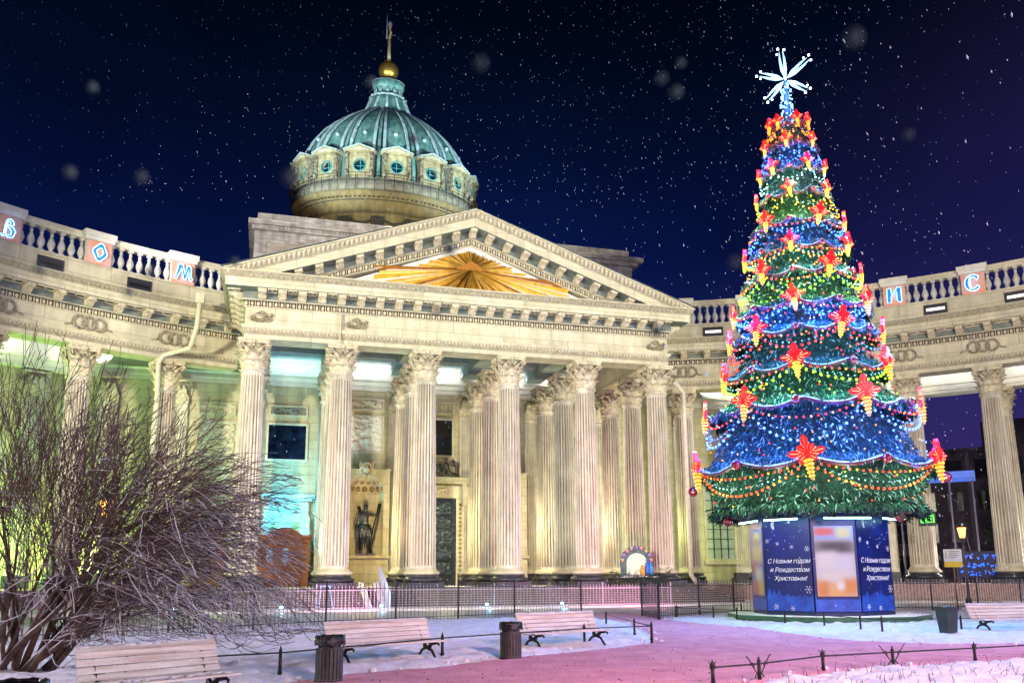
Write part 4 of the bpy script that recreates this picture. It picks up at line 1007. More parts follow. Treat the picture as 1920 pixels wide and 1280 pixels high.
for i in range(12):
    zt, R = RIM[i]
    if i == 0: prof_ = [(R*.97, zt), (R*.93, zt-.5), (RSK*1.02, ZSK+.5), (RSK*1.05, ZSK)]
    else:
        z2, R2 = RIM[i-1]; prof_ = [(R*.86, zt), (R*.83, zt-.12*(zt-z2)), (R*.84+(R2-R*.84)*.30, zt-.45*(zt-z2)), (R2*.90, z2+.14*(zt-z2)), (R2*1.02, z2+.02)]
    mb = MB()
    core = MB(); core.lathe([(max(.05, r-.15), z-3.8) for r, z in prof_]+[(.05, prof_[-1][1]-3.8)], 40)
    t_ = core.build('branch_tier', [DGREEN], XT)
    sz = .20+.035*R
    foliage(mb, prof_, 50 if R < 2.5 else 38, sz*1.1)
    if i: foliage(mb, [(prof_[-1][0]*.9, prof_[-1][1]+.25), (prof_[-1][0]*1.0, prof_[-1][1]-.1)], 70, sz*2.2, 1.1, .12, .5, .16)
    # ragged rim
    foliage(mb, [(prof_[-1][0]*.97, prof_[-1][1]+.1), (prof_[-1][0]*1.02, prof_[-1][1]-.05)], 170, sz*1.5, .9, .1, .45, .2)
    mb.build('fir_sprays', [GREEN, DGREEN, FROSTG], t_)
# top: closed crown and mast
topz = RIM[11][0]; mb = MB(); foliage(mb, [(.3, topz+.5), (RIM[11][1]*.95, topz)], 90, .28); mb.build('crown_sprays', [GREEN, DGREEN, FROSTG], XT)
# bottom fringe
mb = MB()
for i in range(340):
    a = 2*pi*i/340+rt.uniform(-.01, .01); o = TCD*cos(a)+TRT*sin(a); tg = Vector((-o.y, o.x, 0)); p = TPt(a, RSK*rt.uniform(.88, 1.0), ZSK+rt.uniform(-.05, .25))-XO
    d = (o+tg*rt.uniform(-.5, .5)+Vector((0, 0, -rt.uniform(.1, .9)))).normalized(); l = rt.uniform(.35, .75)
    mb.tube([p, p+d*l*.6, p+d*l+Vector((0, 0, -.05))], [.02, .015, .008], 4)
    for k in range(9):
        q = p+d*l*(.2+.09*k)
        for s_ in (-1, 1):
            nd = (d*.7+tg*s_*.8+Vector((0, 0, rt.uniform(-.3, .3)))).normalized(); mb.add([q, q+nd*.16+Vector((0, 0, .018)), q+nd*.17-Vector((0, 0, .018)), q+d*.03], [(0, 1, 2, 3)], 0)
mb.build('lower_fringe', [mat('night_fir', (.012, .03, .035), .6, .2, 5)], XT)
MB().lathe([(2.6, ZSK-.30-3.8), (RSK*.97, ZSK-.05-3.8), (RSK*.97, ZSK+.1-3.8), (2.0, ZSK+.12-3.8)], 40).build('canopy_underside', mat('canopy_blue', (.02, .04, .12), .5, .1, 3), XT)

# ---- star topper on a light-wrapped mast
ZT0 = RIM[11][0]; STZ = axz(150)
STAR = em('star_light', (.42, .72, 1), 1.25); BULBB = em('blue_white_bulb', (.25, .50, 1), 2.6)
TPR = thing('star_topper', 'six-armed blue-white light star on a bulb-wrapped mast above the tree', 'star', (TP.x, TP.y, ZT0))
so = Vector((TP.x, TP.y, ZT0))
mb = MB(); mb.tube([(0, 0, 0), (0, 0, STZ-ZT0)], [.16, .06], 8); mb.build('mast', mat('mast_blue', (.05, .12, .3), .4, 0), TPR)
mb = MB()
for k in range(120):
    z = (STZ-ZT0-.25)*rt.random()**.9; a = rt.uniform(0, 2*pi); r = .34*(1-.45*z/(STZ-ZT0))*rt.uniform(.6, 1); mb.ball((r*cos(a), r*sin(a), z), rt.uniform(.028, .05), 6)
mb.build('mast_bulbs', BULBB, TPR)
arms = [(-8, 66), (43, 65), (118, 50), (222, 55), (-72, 52), (145, 46)]
arms = [(math.degrees(atan2(dx, dy)), sqrt(dx*dx+dy*dy)) for dx, dy in ((-6, 65), (48, 42), (44, 22), (-50, 26), (-36, -40), (38, -30), (40, -22), (-42, 20))]
ctr = Vector((0, 0, STZ-ZT0))
for q_, (dx, dy) in enumerate(((-5, 66), (47, 38), (-49, 22), (-37, -36), (40, -30), (2, 0))):
    mp_ = mpp(STZ); d = TRT*dx*mp_+Vector((0, 0, 1))*dy*mp_; l = d.length
    if q_ == 5: d = TCD*1.2+Vector((0, 0, -.35)); l = d.length
    d = d.normalized(); sd = d.cross(TCD if q_ < 5 else TRT).normalized()
    am = MB()
    for s_ in (-1, 1):
        a0 = ctr+d*.12; b0 = ctr+d*l*.90+sd*s_*.07
        am.tube([a0, a0.lerp(b0, .3)+sd*s_*.05, a0.lerp(b0, .7)+sd*s_*.04, b0], [.03, .062, .045, .012], 7)
    A_ = am.build('star_arm', STAR, TPR)
    tb = MB(); tb.ball(ctr+d*l*.93+sd*.13, .055, 6); tb.ball(ctr+d*l-sd*.10, .055, 6); tb.ball(ctr+d*l*.84-sd*.17, .045, 6); tb.build('tip_bulb', em('white_bulb', (.8, .92, 1), 6), A_)
lamp('POINT', 'star_glow', so+ctr+TCD*.8, (.25, .5, 1), 330, size=.4)
lamp('POINT', 'mast_glow', so+Vector((0, 0, 1.0))+TCD*.7, (.25, .5, 1), 60, size=.3)

# ---- lit flower ornaments
FLX = [[(1517), 1725, 1323], [1413, 1607, 1333, 1706], [1497, 1646, 1368], [1430, 1571, 1640, 1378], [1492, 1612, 1384], [1438, 1551, 1610], [1486, 1580, 1404], [1443, 1533, 1574], [1482, 1544, 1425], [1453, 1512, 1540, 1426], [1476, 1519, 1440], [1462, 1493, 1510, 1448]]
REDG = em('red_lit_petal', (1, .006, .010), 1.35, (.10, .002, .002)); DASH = em('orange_tube', (1, .30, .10), 1.5); DROPC = em('amber_lit_drop', (1, .20, .01), .8, (.4, .15, .02)); DROPY = em('yellow_lit_rib', (1, .62, .03), 1.15)
def flower_parts(S):
    fl = MB(); tb = MB(); dr_ = MB(); ri = MB()
    # three big lobed petals (up, left, right), two short ones between, two pointing down
    for ang, L_, W_ in ((90, 1.0, .42), (8, .95, .40), (172, .95, .40), (48, .62, .30), (132, .62, .30), (-38, .58, .26), (218, .58, .26)):
        a = radians(ang); ca, sa = cos(a), sin(a); n = 12; P = []
        for i in range(n+1):
            u = i/n; wv = W_*.5*(sin(pi*min(1, u*.95+.04))**.6)*(1+.18*cos(u*pi*5)); P.append((u, wv))
        poly = [(L_*u*ca-wv*sa, L_*u*sa+wv*ca) for u, wv in P]+[(L_*u*ca+wv*sa, L_*u*sa-wv*ca) for u, wv in reversed(P)]
        fl.prism([(x*S, z*S) for x, z in poly], -.03-.012*(abs(ang) % 7), .03)
        if L_ > .6:
            for (u0, u1, v0, v1) in ((.42, .86, 0, 0), (.30, .55, .07, .20), (.30, .55, -.07, -.20), (.16, .24, 0, 0)):
                tb.tube([((L_*u0*ca-v0*sa)*S, -.09, (L_*u0*sa+v0*ca)*S), ((L_*u1*ca-v1*sa)*S, -.09, (L_*u1*sa+v1*ca)*S)], .014*S+.005, 5)
        else: tb.tube([(L_*.35*ca*S, -.09, L_*.35*sa*S), (L_*.8*ca*S, -.09, L_*.8*sa*S)], .013*S+.005, 5)
    prof_ = []
    for i in range(13):
        u = i/12; prof_.append((max(.012, S*(.20*(1-u)**.55*(1 if u > .1 else .75)+.035*abs(sin(u*pi*5)))), -S*(.22+1.15*u)))
    dr_.lathe(list(reversed(prof_)), 14)
    for k in range(5):
        z = -S*(.34+.2*k); r = S*(.21*(1-(.1+.17*k))**.55+.035); ri.tube([(r*cos(2*pi*i/12), r*sin(2*pi*i/12), z) for i in range(12)], .028*S+.004, 5, closed=True)
    return fl.mesh('flower', REDG), tb.mesh('light_tube', DASH), dr_.mesh('drop_lantern', DROPC), ri.mesh('lit_ring', DROPY)
def phi_of(i, x):
    z, R = RIM[i]; cx_ = proj((TP.x, TP.y, z))[0]; return asin(max(-.985, min(.985, (x-cx_)*mpp(z)/(R+.12+.08*R))))
def posword(k, n):
    if n == 1: return 'front centre'
    if n == 2: return ('left one', 'right one')[k]
    if n == 3: return ('left one', 'middle one', 'right one')[k]
    return ('leftmost', 'second from left', 'third from left', 'rightmost')[k] if n == 4 else 'number %d' % k
FPH = []
for i in range(12):
    z, R = RIM[i]; S = (10.5+.112*RIMPX[i][1])*mpp(z); xs = sorted(FLX[i]); me = flower_parts(S); phs = []
    for k, x in enumerate(xs):
        ph = phi_of(i, x); phs.append(ph); o_ = TCD*cos(ph)+TRT*sin(ph)
        p = TPt(ph, R+.18+.07*R, z+.12)
        t = thing('flower_ornament', 'red lit flower with amber drop, %s on the %s' % (posword(k, len(xs)), ORD[i]), 'tree ornament', p, atan2(o_.y, o_.x)+pi/2, 'lit flower ornaments hung on the Christmas tree')
        t.rotation_euler = (rt.uniform(-.12, .05), rt.uniform(-.16, .16), t.rotation_euler[2]+rt.uniform(-.12, .12)); t.scale = (rt.uniform(.9, 1.08),)*3
        f_ = link('flower', me[0], t); link('light_tubes', me[1], f_)
        d_ = link('drop_lantern', me[2], t); link('lit_rings', me[3], d_)
    FPH.append(phs)
    e_ = 26*(S/.75)
    for ph in phs[:4]:
        if abs(ph) < 1.3: lamp('POINT', 'flower_glow', TPt(ph, R+.14+S*.6, z-.1), (1, .10, .02), e_*.5, size=.15)

# ---- baubles, tinsel and light strings
BAUB = mat('red_bauble', (.30, .01, .02), .14, .15, 3, spec=.9); BCAP = mat('bauble_cap', (.5, .4, .2), .3, 0, metal=1)
def bauble_meshes(r):
    a = MB(); a.ball((0, 0, 0), r, 18); b = MB(); b.lathe([(r*.22, r*.93), (r*.2, r*1.12), (.01, r*1.14)], 8); return a.mesh('bauble_body', BAUB), b.mesh('bauble_cap', BCAP)
BX = {0: [1401, 1639], 1: [1498, 1682], 2: [1422, 1589], 3: [1496, 1615], 4: [1425, 1566], 5: [1490, 1588], 6: [1437, 1537], 7: [1483], 8: [1447, 1522], 9: [1482], 10: [1497], 11: []}
def put_bauble(p, r, label):
    a, b = bauble_meshes(r); t = thing('bauble', label, 'bauble', p, 0, 'red baubles on the Christmas tree'); link('bauble_body', a, t); link('bauble_cap', b, t)
for i in range(12):
    z, R = RIM[i]; r = (3.2+.027*RIMPX[i][1])*mpp(z)
    for k, x in enumerate(BX[i]): put_bauble(TPt(phi_of(i, x), R+.20+.07*R, z-.06), r, 'dark red glossy bauble, %s on the %s' % (posword(k, len(BX[i])), ORD[i]))
for (x, y, lab) in ((1375, 986, 'red bauble hanging under the fringe at the far left'), (1515, 971, 'red bauble hanging under the fringe above the middle of the kiosk'), (1683, 973, 'upper red bauble of the pair hanging under the fringe at right'), (1669, 990, 'lower red bauble of the pair hanging under the fringe at right')):
    z = axz(y); ph = asin(max(-.95, min(.95, (x-proj((TP.x, TP.y, z))[0])*mpp(z)/(RSK*1.05)))); q = TPt(ph, RSK*1.03, ZSK-.1-(.0 if y < 985 else .28)); put_bauble(q, 8.7*mpp(z), lab)
for (x, y, lab) in ((1306, 915, 'dark red bauble beside the drop at the far left of the bottom tier'), (1749, 905, 'dark red bauble beside the drop at the far right of the bottom tier')):
    z = axz(y); s_ = 1 if x > 1500 else -1; put_bauble(TPt(s_*1.5, RIM[0][1]+.45, z), .19, lab)
TINS = mat('burgundy_tinsel', (.16, .015, .03), .5, .3, 12, snow=True); BEAD = mat('white_beads', (.40, .48, .48), .25, .1, 5)
BCOL = [(1, .08, .01), (.18, .32, 1), (.50, 1, .01), (1, .03, .01), (.10, .24, 1), (.36, 1, .02), (1, .28, .03), (.06, .18, 1), (1, .45, .01), (.5, .9, .55), (.06, .20, 1), (1, .35, .01)]
BNAME = ['orange', 'bright blue-white', 'yellow-green', 'orange-red', 'blue-white', 'green-yellow', 'small orange', 'deep blue', 'amber', 'pale green', 'blue', 'amber']
BSTR = [1.5, 2.4, 1.2, 1.4, 2.4, 1.1, 1.2, 2.2, 1.3, .7, 2.4, 1.1]
for i in range(12):
    z, R = RIM[i]; S = (10.5+.112*RIMPX[i][1])*mpp(z); phs = sorted(FPH[i]); gap = max(.5, min(phs[k+1]-phs[k] for k in range(len(phs)-1))) if len(phs) > 1 else 1.2
    gap = (phs[-1]-phs[0])/(len(phs)-1)
    nodes = list(phs)
    while nodes[0]-gap > -2.2: nodes.insert(0, nodes[0]-gap)
    while nodes[-1]+gap < 2.2: nodes.append(nodes[-1]+gap)
    tn = MB(); lt = MB(); bd = MB()
    rz = RIM[i-1] if i > 0 else (ZSK, RSK)
    sag = min(1.25, (z-rz[0])*.62)
    def surfR(zz):                                       # radius of the foliage below this rim
        u = (z-zz)/max(.01, z-rz[0]); return R*(1-u)+rz[1]*u if i > 0 else R*.97
    for k in range(len(nodes)-1):
        a, b = nodes[k], nodes[k+1]; arc = (b-a)*R
        n = max(6, int(arc/.16)); pts = []; sg_k = rt.uniform(.75, 1.2); sk = rt.uniform(-.12, .12)
        for j in range(n+1):
            u = j/n; pts.append(TPt(a+(b-a)*u, R+.10+.055*R, z+.04-.16*abs(sin(2*pi*u))*(1+S)-XO.z)-Vector((TP.x, TP.y, 0)))
        tn.tube(pts, [rt.uniform(.06, .10)*(.6+.2*R/2) for _ in pts], 6)
        for q in pts:
            for _ in range(7): v = Vector((rt.uniform(-1, 1), rt.uniform(-1, 1), rt.uniform(-1, 1)))*.15; tn.add([q, q+v, q+v+Vector((.02, .02, .03)), q+Vector((0, 0, .03))], [(0, 1, 2, 3)])
        nb = max(5, int(arc/ (.20 if i < 5 else .16))); wire = []
        for j in range(nb+1):
            u = (j+.5)/(nb+1); sg = 4*u*(1-u)*(1+sk*(u-.5)*4)*sg_k; zz = z-.12-sag*sg; rr = max(surfR(zz), R if i == 0 else 0)+.18+.03*R
            p = TPt(a+(b-a)*u, rr, zz)-XO; wire.append(p); lt.ball(p, (.052 if i < 6 else .042), 6)
            zz2 = z-.12-sag*sg*.72; p2 = TPt(a+(b-a)*u, max(surfR(zz2), R if i == 0 else 0)+.17+.03*R, zz2)-XO
            for dd in (0,):
                u2 = (j+.5+dd)/(nb+1); sg2 = 4*u2*(1-u2)*(1+sk*(u2-.5)*4)*sg_k*1.05; z3 = z-.12-sag*sg2*.72; bd.ball(TPt(a+(b-a)*u2, max(surfR(z3), R if i == 0 else 0)+.17+.03*R, z3)-XO, .034, 6)
        lt.tube(wire, .010, 3, 1)
        if i < 8:                                        # a second, shorter string of red and orange bulbs
            w2 = []
            for j in range(nb-1):
                u = (j+1)/nb; zz = z-.10-sag*.42*4*u*(1-u)*sg_k; p = TPt(a+(b-a)*u, max(surfR(zz), R if i == 0 else 0)+.20+.03*R, zz)-XO; w2.append(p); lt.ball(p, .044, 6, 2 if j % 3 else 3)
            lt.tube(w2, .008, 3, 1)
            for j in range(int(arc*4)):
                u = rt.random(); zz = z-(z-rz[0])*rt.uniform(.1, .95); lt.ball(TPt(a+(b-a)*u, surfR(zz)+.13, zz)-XO, .034, 5, 2 if j % 2 else 3)
        if BNAME[i] in ('deep blue', 'blue', 'blue-white', 'amber', 'green-yellow', 'bright blue-white', 'yellow-green', 'orange-red', 'small orange'):
            for j in range(int(arc*(9 if i > 3 else 5))):
                u = rt.random(); zz = z-(z-rz[0])*rt.uniform(.05, .9); lt.ball(TPt(a+(b-a)*u, surfR(zz)+.13, zz)-XO, .036, 5)
    tag(tn.build('tinsel_garland', TINS, None, XO), 'burgundy tinsel garland looped round the %s of the Christmas tree' % ORD[i], 'garland', 'tinsel garlands on the Christmas tree')
    tag(lt.build('light_string', [em('bulb_tier_%d' % i, BCOL[i], BSTR[i]), BLACKM, em('red_bulb', (1, .03, .01), 1.5), em('orange_bulb', (1, .30, .02), 1.3)], None, XO), '%s bulb string swagged round the %s of the tree' % (BNAME[i], ORD[i]), 'string lights', 'light strings on the Christmas tree')
    tag(bd.build('bead_chain', BEAD, None, XO), 'white bead chain swagged round the %s of the Christmas tree' % ORD[i], 'bead chain', 'bead chains on the Christmas tree')
    # light the bulbs throw on the branches
    en = (110, 640, 190, 120, 480, 190, 160, 340, 160, 130, 240, 60)[i]
    lc = ((.35, 1, .6), (.02, .12, 1), (.2, .75, .55), (.05, .35, .9), (.02, .12, 1), (.4, 1, .35), (.3, .9, .75), (.02, .12, 1), (.5, .9, .15), (.5, .9, .8), (.02, .12, 1), (1, .3, .05))[i]
    zm = (z+rz[0])/2; rm = max(R, rz[1]) if i else R
    for ph in ((-1.25, -.75, -.25, .25, .75, 1.25) if R > 2 else (-.9, 0, .9)): lamp('POINT', 'bulb_glow', TPt(ph, rm+.55, zm-.1), lc, en, size=.2)
for ph in (-.5, .1, .6): lamp('POINT', 'branch_spot', TPt(ph, RSK+1.2, 3.4), (.8, 1, .85), 32, size=.15)

# ================================================================== KIOSK
KA = [-92, -49.4, -5.6, 31, 79, 124, 172, 218]; KR = 2.44; ZK0, ZK1 = .30, 3.85
BLUEP = mat('navy_print', (.008, .018, .15), .35, .5, .9, c2=(.005, .008, .06))
BLUEL = mat('bright_blue_print', (.02, .10, .55), .4, .5, 2.5, c2=(.012, .03, .25))
WHITEP = mat('white_print', (.85, .9, .95), .5, 0)
KI = thing('advertising_kiosk', 'blue eight-sided holiday kiosk with snowflake print under the Christmas tree', 'kiosk', (TP.x, TP.y, 0))
def kp(a, r=KR): a = radians(a); d = TCD*cos(a)+TRT*sin(a); return Vector((d.x*r, d.y*r))
body = MB(); body.slab([tuple(kp(a, KR-.06)) for a in KA], ZK0, ZK1); body.build('kiosk_body', BLUEP, KI)
MB().slab([tuple(kp(a, KR+.03)) for a in KA], ZK0-.04, ZK0+.08).build('kick_plate', mat('kick_blue', (.01, .02, .10), .5, .1), KI)
def text_mesh(body_, size, m, shear=.28, ext=.004, bold=.012, name='lettering', space=1.0, line=1.0, ax='CENTER'):
    cu = bpy.data.curves.new(name, 'FONT'); cu.body = body_; cu.size = size; cu.shear = shear; cu.align_x = ax; cu.extrude = ext; cu.offset = bold; cu.space_character = space; cu.space_line = line; cu.resolution_u = 3
    o = bpy.data.objects.new(name, cu); col.objects.link(o); dg = bpy.context.evaluated_depsgraph_get(); me = bpy.data.meshes.new_from_object(o.evaluated_get(dg)); bpy.data.objects.remove(o)
    me.materials.clear(); me.materials.append(m); me.transform(Matrix.Rotation(pi/2, 4, 'X')); return me
def blob_poster(w_, h, blobs, base, seed, name):
    nx, nz_ = 24, 44; vs = []; fs = []; cols = []
    for j in range(nz_+1):
        for i in range(nx+1): vs.append((-w_/2+w_*i/nx, 0, -h/2+h*j/nz_))
    for j in range(nz_):
        for i in range(nx): a = j*(nx+1)+i; fs.append((a, a+1, a+nx+2, a+nx+1))
    me = bpy.data.meshes.new(name); me.from_pydata(vs, [], fs); ca = me.color_attributes.new('print', 'FLOAT_COLOR', 'POINT')
    for k, (x, _, z) in enumerate(vs):
        u, v = x/w_+.5, .5-z/h; c = list(base(v) if callable(base) else base)
        for bx, by, rx, ry, bc in blobs:
            f = math.exp(-(((u-bx)/rx)**4+((v-by)/ry)**4)); c = [c[q]*(1-f)+bc[q]*f for q in range(3)]
        ca.data[k].color = (*[q*.62 for q in c], 1)
    m = bpy.data.materials.new(name); m.use_nodes = True; b = m.node_tree.nodes['Principled BSDF']; b.inputs['Roughness'].default_value = .4
    at_ = m.node_tree.nodes.new('ShaderNodeAttribute'); at_.attribute_name = 'print'; m.node_tree.links.new(at_.outputs['Color'], b.inputs['Base Color']); me.materials.append(m); return me
def snowflake(mb, c, r, th):
    for k in range(3):
        a = pi*k/3; d = Vector((cos(a), 0, sin(a)))*r; mb.tube([Vector(c)-d, Vector(c)+d], th, 3)
        for s_ in (-1, 1):
            e_ = Vector(c)+d*s_*.6
            for b in (-1, 1): a2 = a+b*.6; mb.tube([e_, e_+Vector((cos(a2), 0, sin(a2)))*r*.35*s_], th, 3)
rk_ = random.Random(9)
for f in range(8):
    a, b = KA[f], KA[(f+1) % 8]; pa, pb = kp(a), kp(b); mid = (pa+pb)/2; d = (pb-pa); W_ = d.length; ang = atan2(d.y, d.x)
    nrm = Vector((d.y, -d.x)).normalized()
    if nrm.dot(mid) < 0: nrm = -nrm
    pn = MB(); pn.box(-W_/2+.015, W_/2-.015, -.03, .02, ZK0+.10, ZK1-.02)
    P_ = pn.build('print_panel', BLUEP, KI, (mid.x, mid.y, 0), ang)
    # the panel's local -y faces outwards
    lo = MB(); rr_ = random.Random(f)
    n = 26; poly = [(-W_/2+.02, ZK0+.11)]+[(-W_/2+.02+(W_-.04)*k/n, ZK0+.55+.28*abs(noise.noise(Vector((k*.35, f, 0))))*2+.08*rr_.random()) for k in range(n+1)]+[(W_/2-.02, ZK0+.11)]
    lo.prism(poly, -.034, -.0305); lo.build('frost_print', BLUEL, P_)
    if f in (1, 3, 5, 7):
        t = MB()
        for _ in range(26): t.ball((rr_.uniform(-W_*.46, W_*.46), -.034, rr_.uniform(2.5, 3.75)), rr_.uniform(.008, .02), 5, 0, (1, .3, 1))
        for _ in range(12): t.ball((rr_.uniform(-W_*.46, W_*.46), -.034, rr_.uniform(.7, 2.4)), rr_.uniform(.006, .014), 5, 0, (1, .3, 1))
        for (u, z, r) in ((.40, 1.15, .14), (.42, 2.55, .10), (-.42, 2.85, .08), (.10, 2.62, .07), (-.2, 2.75, .06), (-.3, .55, .10), (.05, .5, .09)): snowflake(t, (u*W_, -.036, z), r, .007)
        mo = [(.13*cos(x), .17*sin(x)) for x in [pi*.5+pi*k/10 for k in range(11)]]+[(.045+.09*cos(x)*1.0-.05, .17*sin(x)) for x in [pi*1.5-pi*k/10 for k in range(11)]]
        t.prism([(-.25*W_+x, 3.42+z) for x, z in mo], -.036, -.031)
        st_ = [((.07 if k % 2 == 0 else .028)*cos(pi/2+pi*k/5)+.07*W_, (.07 if k % 2 == 0 else .028)*sin(pi/2+pi*k/5)+3.5) for k in range(10)]; t.prism(st_, -.036, -.031)
        t.build('star_print', WHITEP, P_)
        sz = .255*W_/2.1
        for k, line in enumerate(('С Новым годом', 'и Рождеством', 'Христовым!')):
            link('lettering', text_mesh(line, sz*1.02, WHITEP, .30, .003, .0, space=.95), P_, (.02+.02*k, -.036, 2.06-.30*k))
    else:
        if f == 2: me = blob_poster(W_*.86, 2.4, [(.25, .08, .3, .06, (.75, .08, .08)), (.75, .1, .2, .08, (.7, .62, .3)), (.5, .3, .6, .1, (.03, .03, .04)), (.3, .5, .28, .14, (.78, .72, .72)), (.72, .58, .25, .16, (.72, .70, .80)), (.5, .72, .45, .08, (.8, .7, .68)), (.15, .9, .18, .12, (.75, .25, .06)), (.5, .95, .2, .1, (.9, .45, .15)), (.85, .86, .2, .12, (.8, .3, .08)), (.6, .85, .1, .06, (.9, .85, .8))], lambda v: (.30, .42, .75) if v < .2 else ((.6, .55, .62) if v < .75 else (.8, .5, .3)), 1, 'blurred_poster')
        else: me = blob_poster(W_*.86, 2.4, [(.55, .12, .25, .07, (.85, .70, .05)), (.5, .2, .25, .06, (.5, .25, .08)), (.5, .38, .45, .14, (.85, .62, .2)), (.35, .6, .25, .12, (.75, .12, .06)), (.6, .7, .3, .12, (.85, .8, .75)), (.3, .88, .25, .12, (.8, .15, .05)), (.75, .9, .25, .15, (.85, .55, .1))], (.05, .18, .6), 2, 'blurred_poster')
        fm = MB(); fm.box(-W_*.46, W_*.46, -.045, -.031, .82, 3.42); fm.build('poster_frame', BLUEP, P_); link('poster', me, P_, (0, -.048, 2.12))
MB().lathe([(3.55, .0), (3.55, .26), (0.01, .26)], 10, M=Matrix.Rotation(.25, 4, 'Z')).build('kiosk_platform', mat('green_platform', (.05, .14, .08), .6, .2, 3, snow=True), None, (TP.x+.1, TP.y, 0))
tag(bpy.data.objects['kiosk_platform'], 'low dark green platform with snow on top carrying the blue kiosk', 'platform')
TUBE = em('fluorescent_tube', (.45, .95, 1), 7)
for (a0, a1, lab) in ((-80, -45, 'cyan fluorescent tube above the left poster of the kiosk'), (-40, -12, 'cyan fluorescent tube above the left lettering of the kiosk'), (4, 40, 'cyan fluorescent tube above the large poster of the kiosk'), (50, 78, 'cyan fluorescent tube above the right lettering of the kiosk')):
    p, q = kp(a0, KR+.40), kp(a1, KR+.40); c = (p+q)/2; d = q-p
    t = thing('tube_lamp', lab, 'lamp', (TP.x+c.x, TP.y+c.y, ZK1-.28), atan2(d.y, d.x), 'fluorescent tubes over the kiosk panels')
    m1 = MB(); m1.tube([(-d.length/2+.05, 0, 0), (d.length/2-.05, 0, 0)], .03, 8); m1.build('tube', TUBE, t); m2 = MB(); m2.box(-d.length/2, d.length/2, -.05, .05, .035, .09); m2.build('housing', BLACKM, t)
    o2 = c.normalized()*.25
    lamp('AREA', 'tube_glow', (TP.x+c.x+o2.x, TP.y+c.y+o2.y, ZK1-.34), (.30, .60, 1), 11, (TP.x+c.x-o2.x*1.2, TP.y+c.y-o2.y*1.2, 1.6), d.length*.9, size_y=.12)

# ================================================================== LETTER SIGNS ON THE BALUSTRADE
NEONW = em('neon_tube', (.45, .80, 1), 1.8); LBLUE = em('neon_blue_face', (.01, .16, .8), .6, (.02, .15, .6))
def arcp(cx, cz, rx, rz_, a0, a1, n=14): return [(cx+rx*cos(radians(a0+(a1-a0)*k/n)), cz+rz_*sin(radians(a0+(a1-a0)*k/n))) for k in range(n+1)]
GLY = {
 'В': [[(-.30, -.42), (-.18, -.42), (-.14, .10)]+arcp(.06, .20, .17, .20, 180, -20)+[(.08, .06), (.24, .0)]+[(.34, -.16), (.24, -.46), (-.02, -.52), (-.02, -.42), (.14, -.36), (.16, -.18), (.04, -.04), (-.06, .02), (.08, .12), (.08, .26), (-.02, .30), (-.06, .2), (-.10, -.30), (-.06, -.46), (-.26, -.52)]],
 'О': [[(-.36, .04), (-.30, .16), (-.02, .46), (.08, .48), (.18, .42), (.34, .04), (.37, -.06), (.30, -.20), (.06, -.46), (-.04, -.48), (-.16, -.40), (-.34, -.06)], [(-.16, .06), (.0, .24), (.08, .24), (.18, .0), (.16, -.08), (.0, -.26), (-.06, -.24)]],
 'М': [[(-.50, -.40), (-.36, -.42), (-.22, -.10), (-.14, .22), (.02, -.38), (.14, -.38), (.26, .18), (.32, -.36), (.44, -.42), (.50, -.30), (.42, -.24), (.40, .34), (.26, .42), (.18, .36), (.08, -.10), (-.06, .40), (-.18, .44), (-.30, .36), (-.34, .10), (-.42, -.28)]],
 'И': [[(-.40, -.44), (-.18, -.44), (-.18, -.10), (.14, .20), (.14, -.36), (.20, -.46), (.38, -.46), (.38, .44), (.16, .44), (.14, .36), (-.16, .02), (-.16, .44), (-.38, .42)]],
 'С': [arcp(0, 0, .42, .48, 40, 320, 20)+[(.22, -.16)]+arcp(.0, 0, .22, .34, 300, 60, 14)+[(.20, .12)], arcp(-.08, 0, .12, .40, 250, 110, 8)],
}
def letter_sign(ch, a_, lab):
    q = BM @ A(a_, 42.75-.36); t = thing('letter_sign', lab, 'sign', q, BTH-radians(a_), 'neon letter signs on the balustrade')
    pn = MB(); pn.box(-.70, .70, -.03, .0, 19.64, 21.03); pn.build('backing_panel', mat('orange_translucent_panel', (.72, .28, .15), .5, .35, 1.3, c2=(.60, .42, .44)), t)
    ot = GLY[ch]; S = 1.15; zc = 20.36
    P = [(x*S, zc+z*S) for x, z in ot[0]]
    cu = bpy.data.curves.new('letter', 'CURVE'); cu.dimensions = '2D'; cu.fill_mode = 'BOTH'; cu.extrude = .02
    for poly in ot:
        sp = cu.splines.new('POLY'); sp.points.add(len(poly)-1)
        for k, (x, z) in enumerate(poly): sp.points[k].co = (x*S, z*S, 0, 1)
        sp.use_cyclic_u = True
    o = bpy.data.objects.new('tmp', cu); col.objects.link(o); dg = bpy.context.evaluated_depsgraph_get(); me = bpy.data.meshes.new_from_object(o.evaluated_get(dg)); bpy.data.objects.remove(o)
    me.materials.clear(); me.materials.append(LBLUE); me.transform(Matrix.Rotation(pi/2, 4, 'X')); L_ = link('letter_face', me, t, (0, -.08, zc))
    nb = MB()
    for poly in ot: nb.tube([(x*S, -.13, z*S) for x, z in poly], .030, 6, closed=True)
    nb.build('neon_outline', NEONW, t, (0, 0, zc))
    lamp('POINT', 'neon_glow', BM @ A(a_, 42.75-.9, 20.4), (.25, .6, 1), 7, size=.2)
letter_sign('В', -37.4, 'neon letter В on orange panel, leftmost pedestal of the left balustrade')
letter_sign('О', -30.7, 'neon slanted letter О on orange panel between В and М')
letter_sign('М', -23.95, 'neon gothic letter М on orange panel beside the pediment corner')
letter_sign('И', 43.35, 'neon letter И on orange panel just right of the Christmas tree')
letter_sign('С', 49.8, 'neon crescent letter С on orange panel, rightmost of the signs')

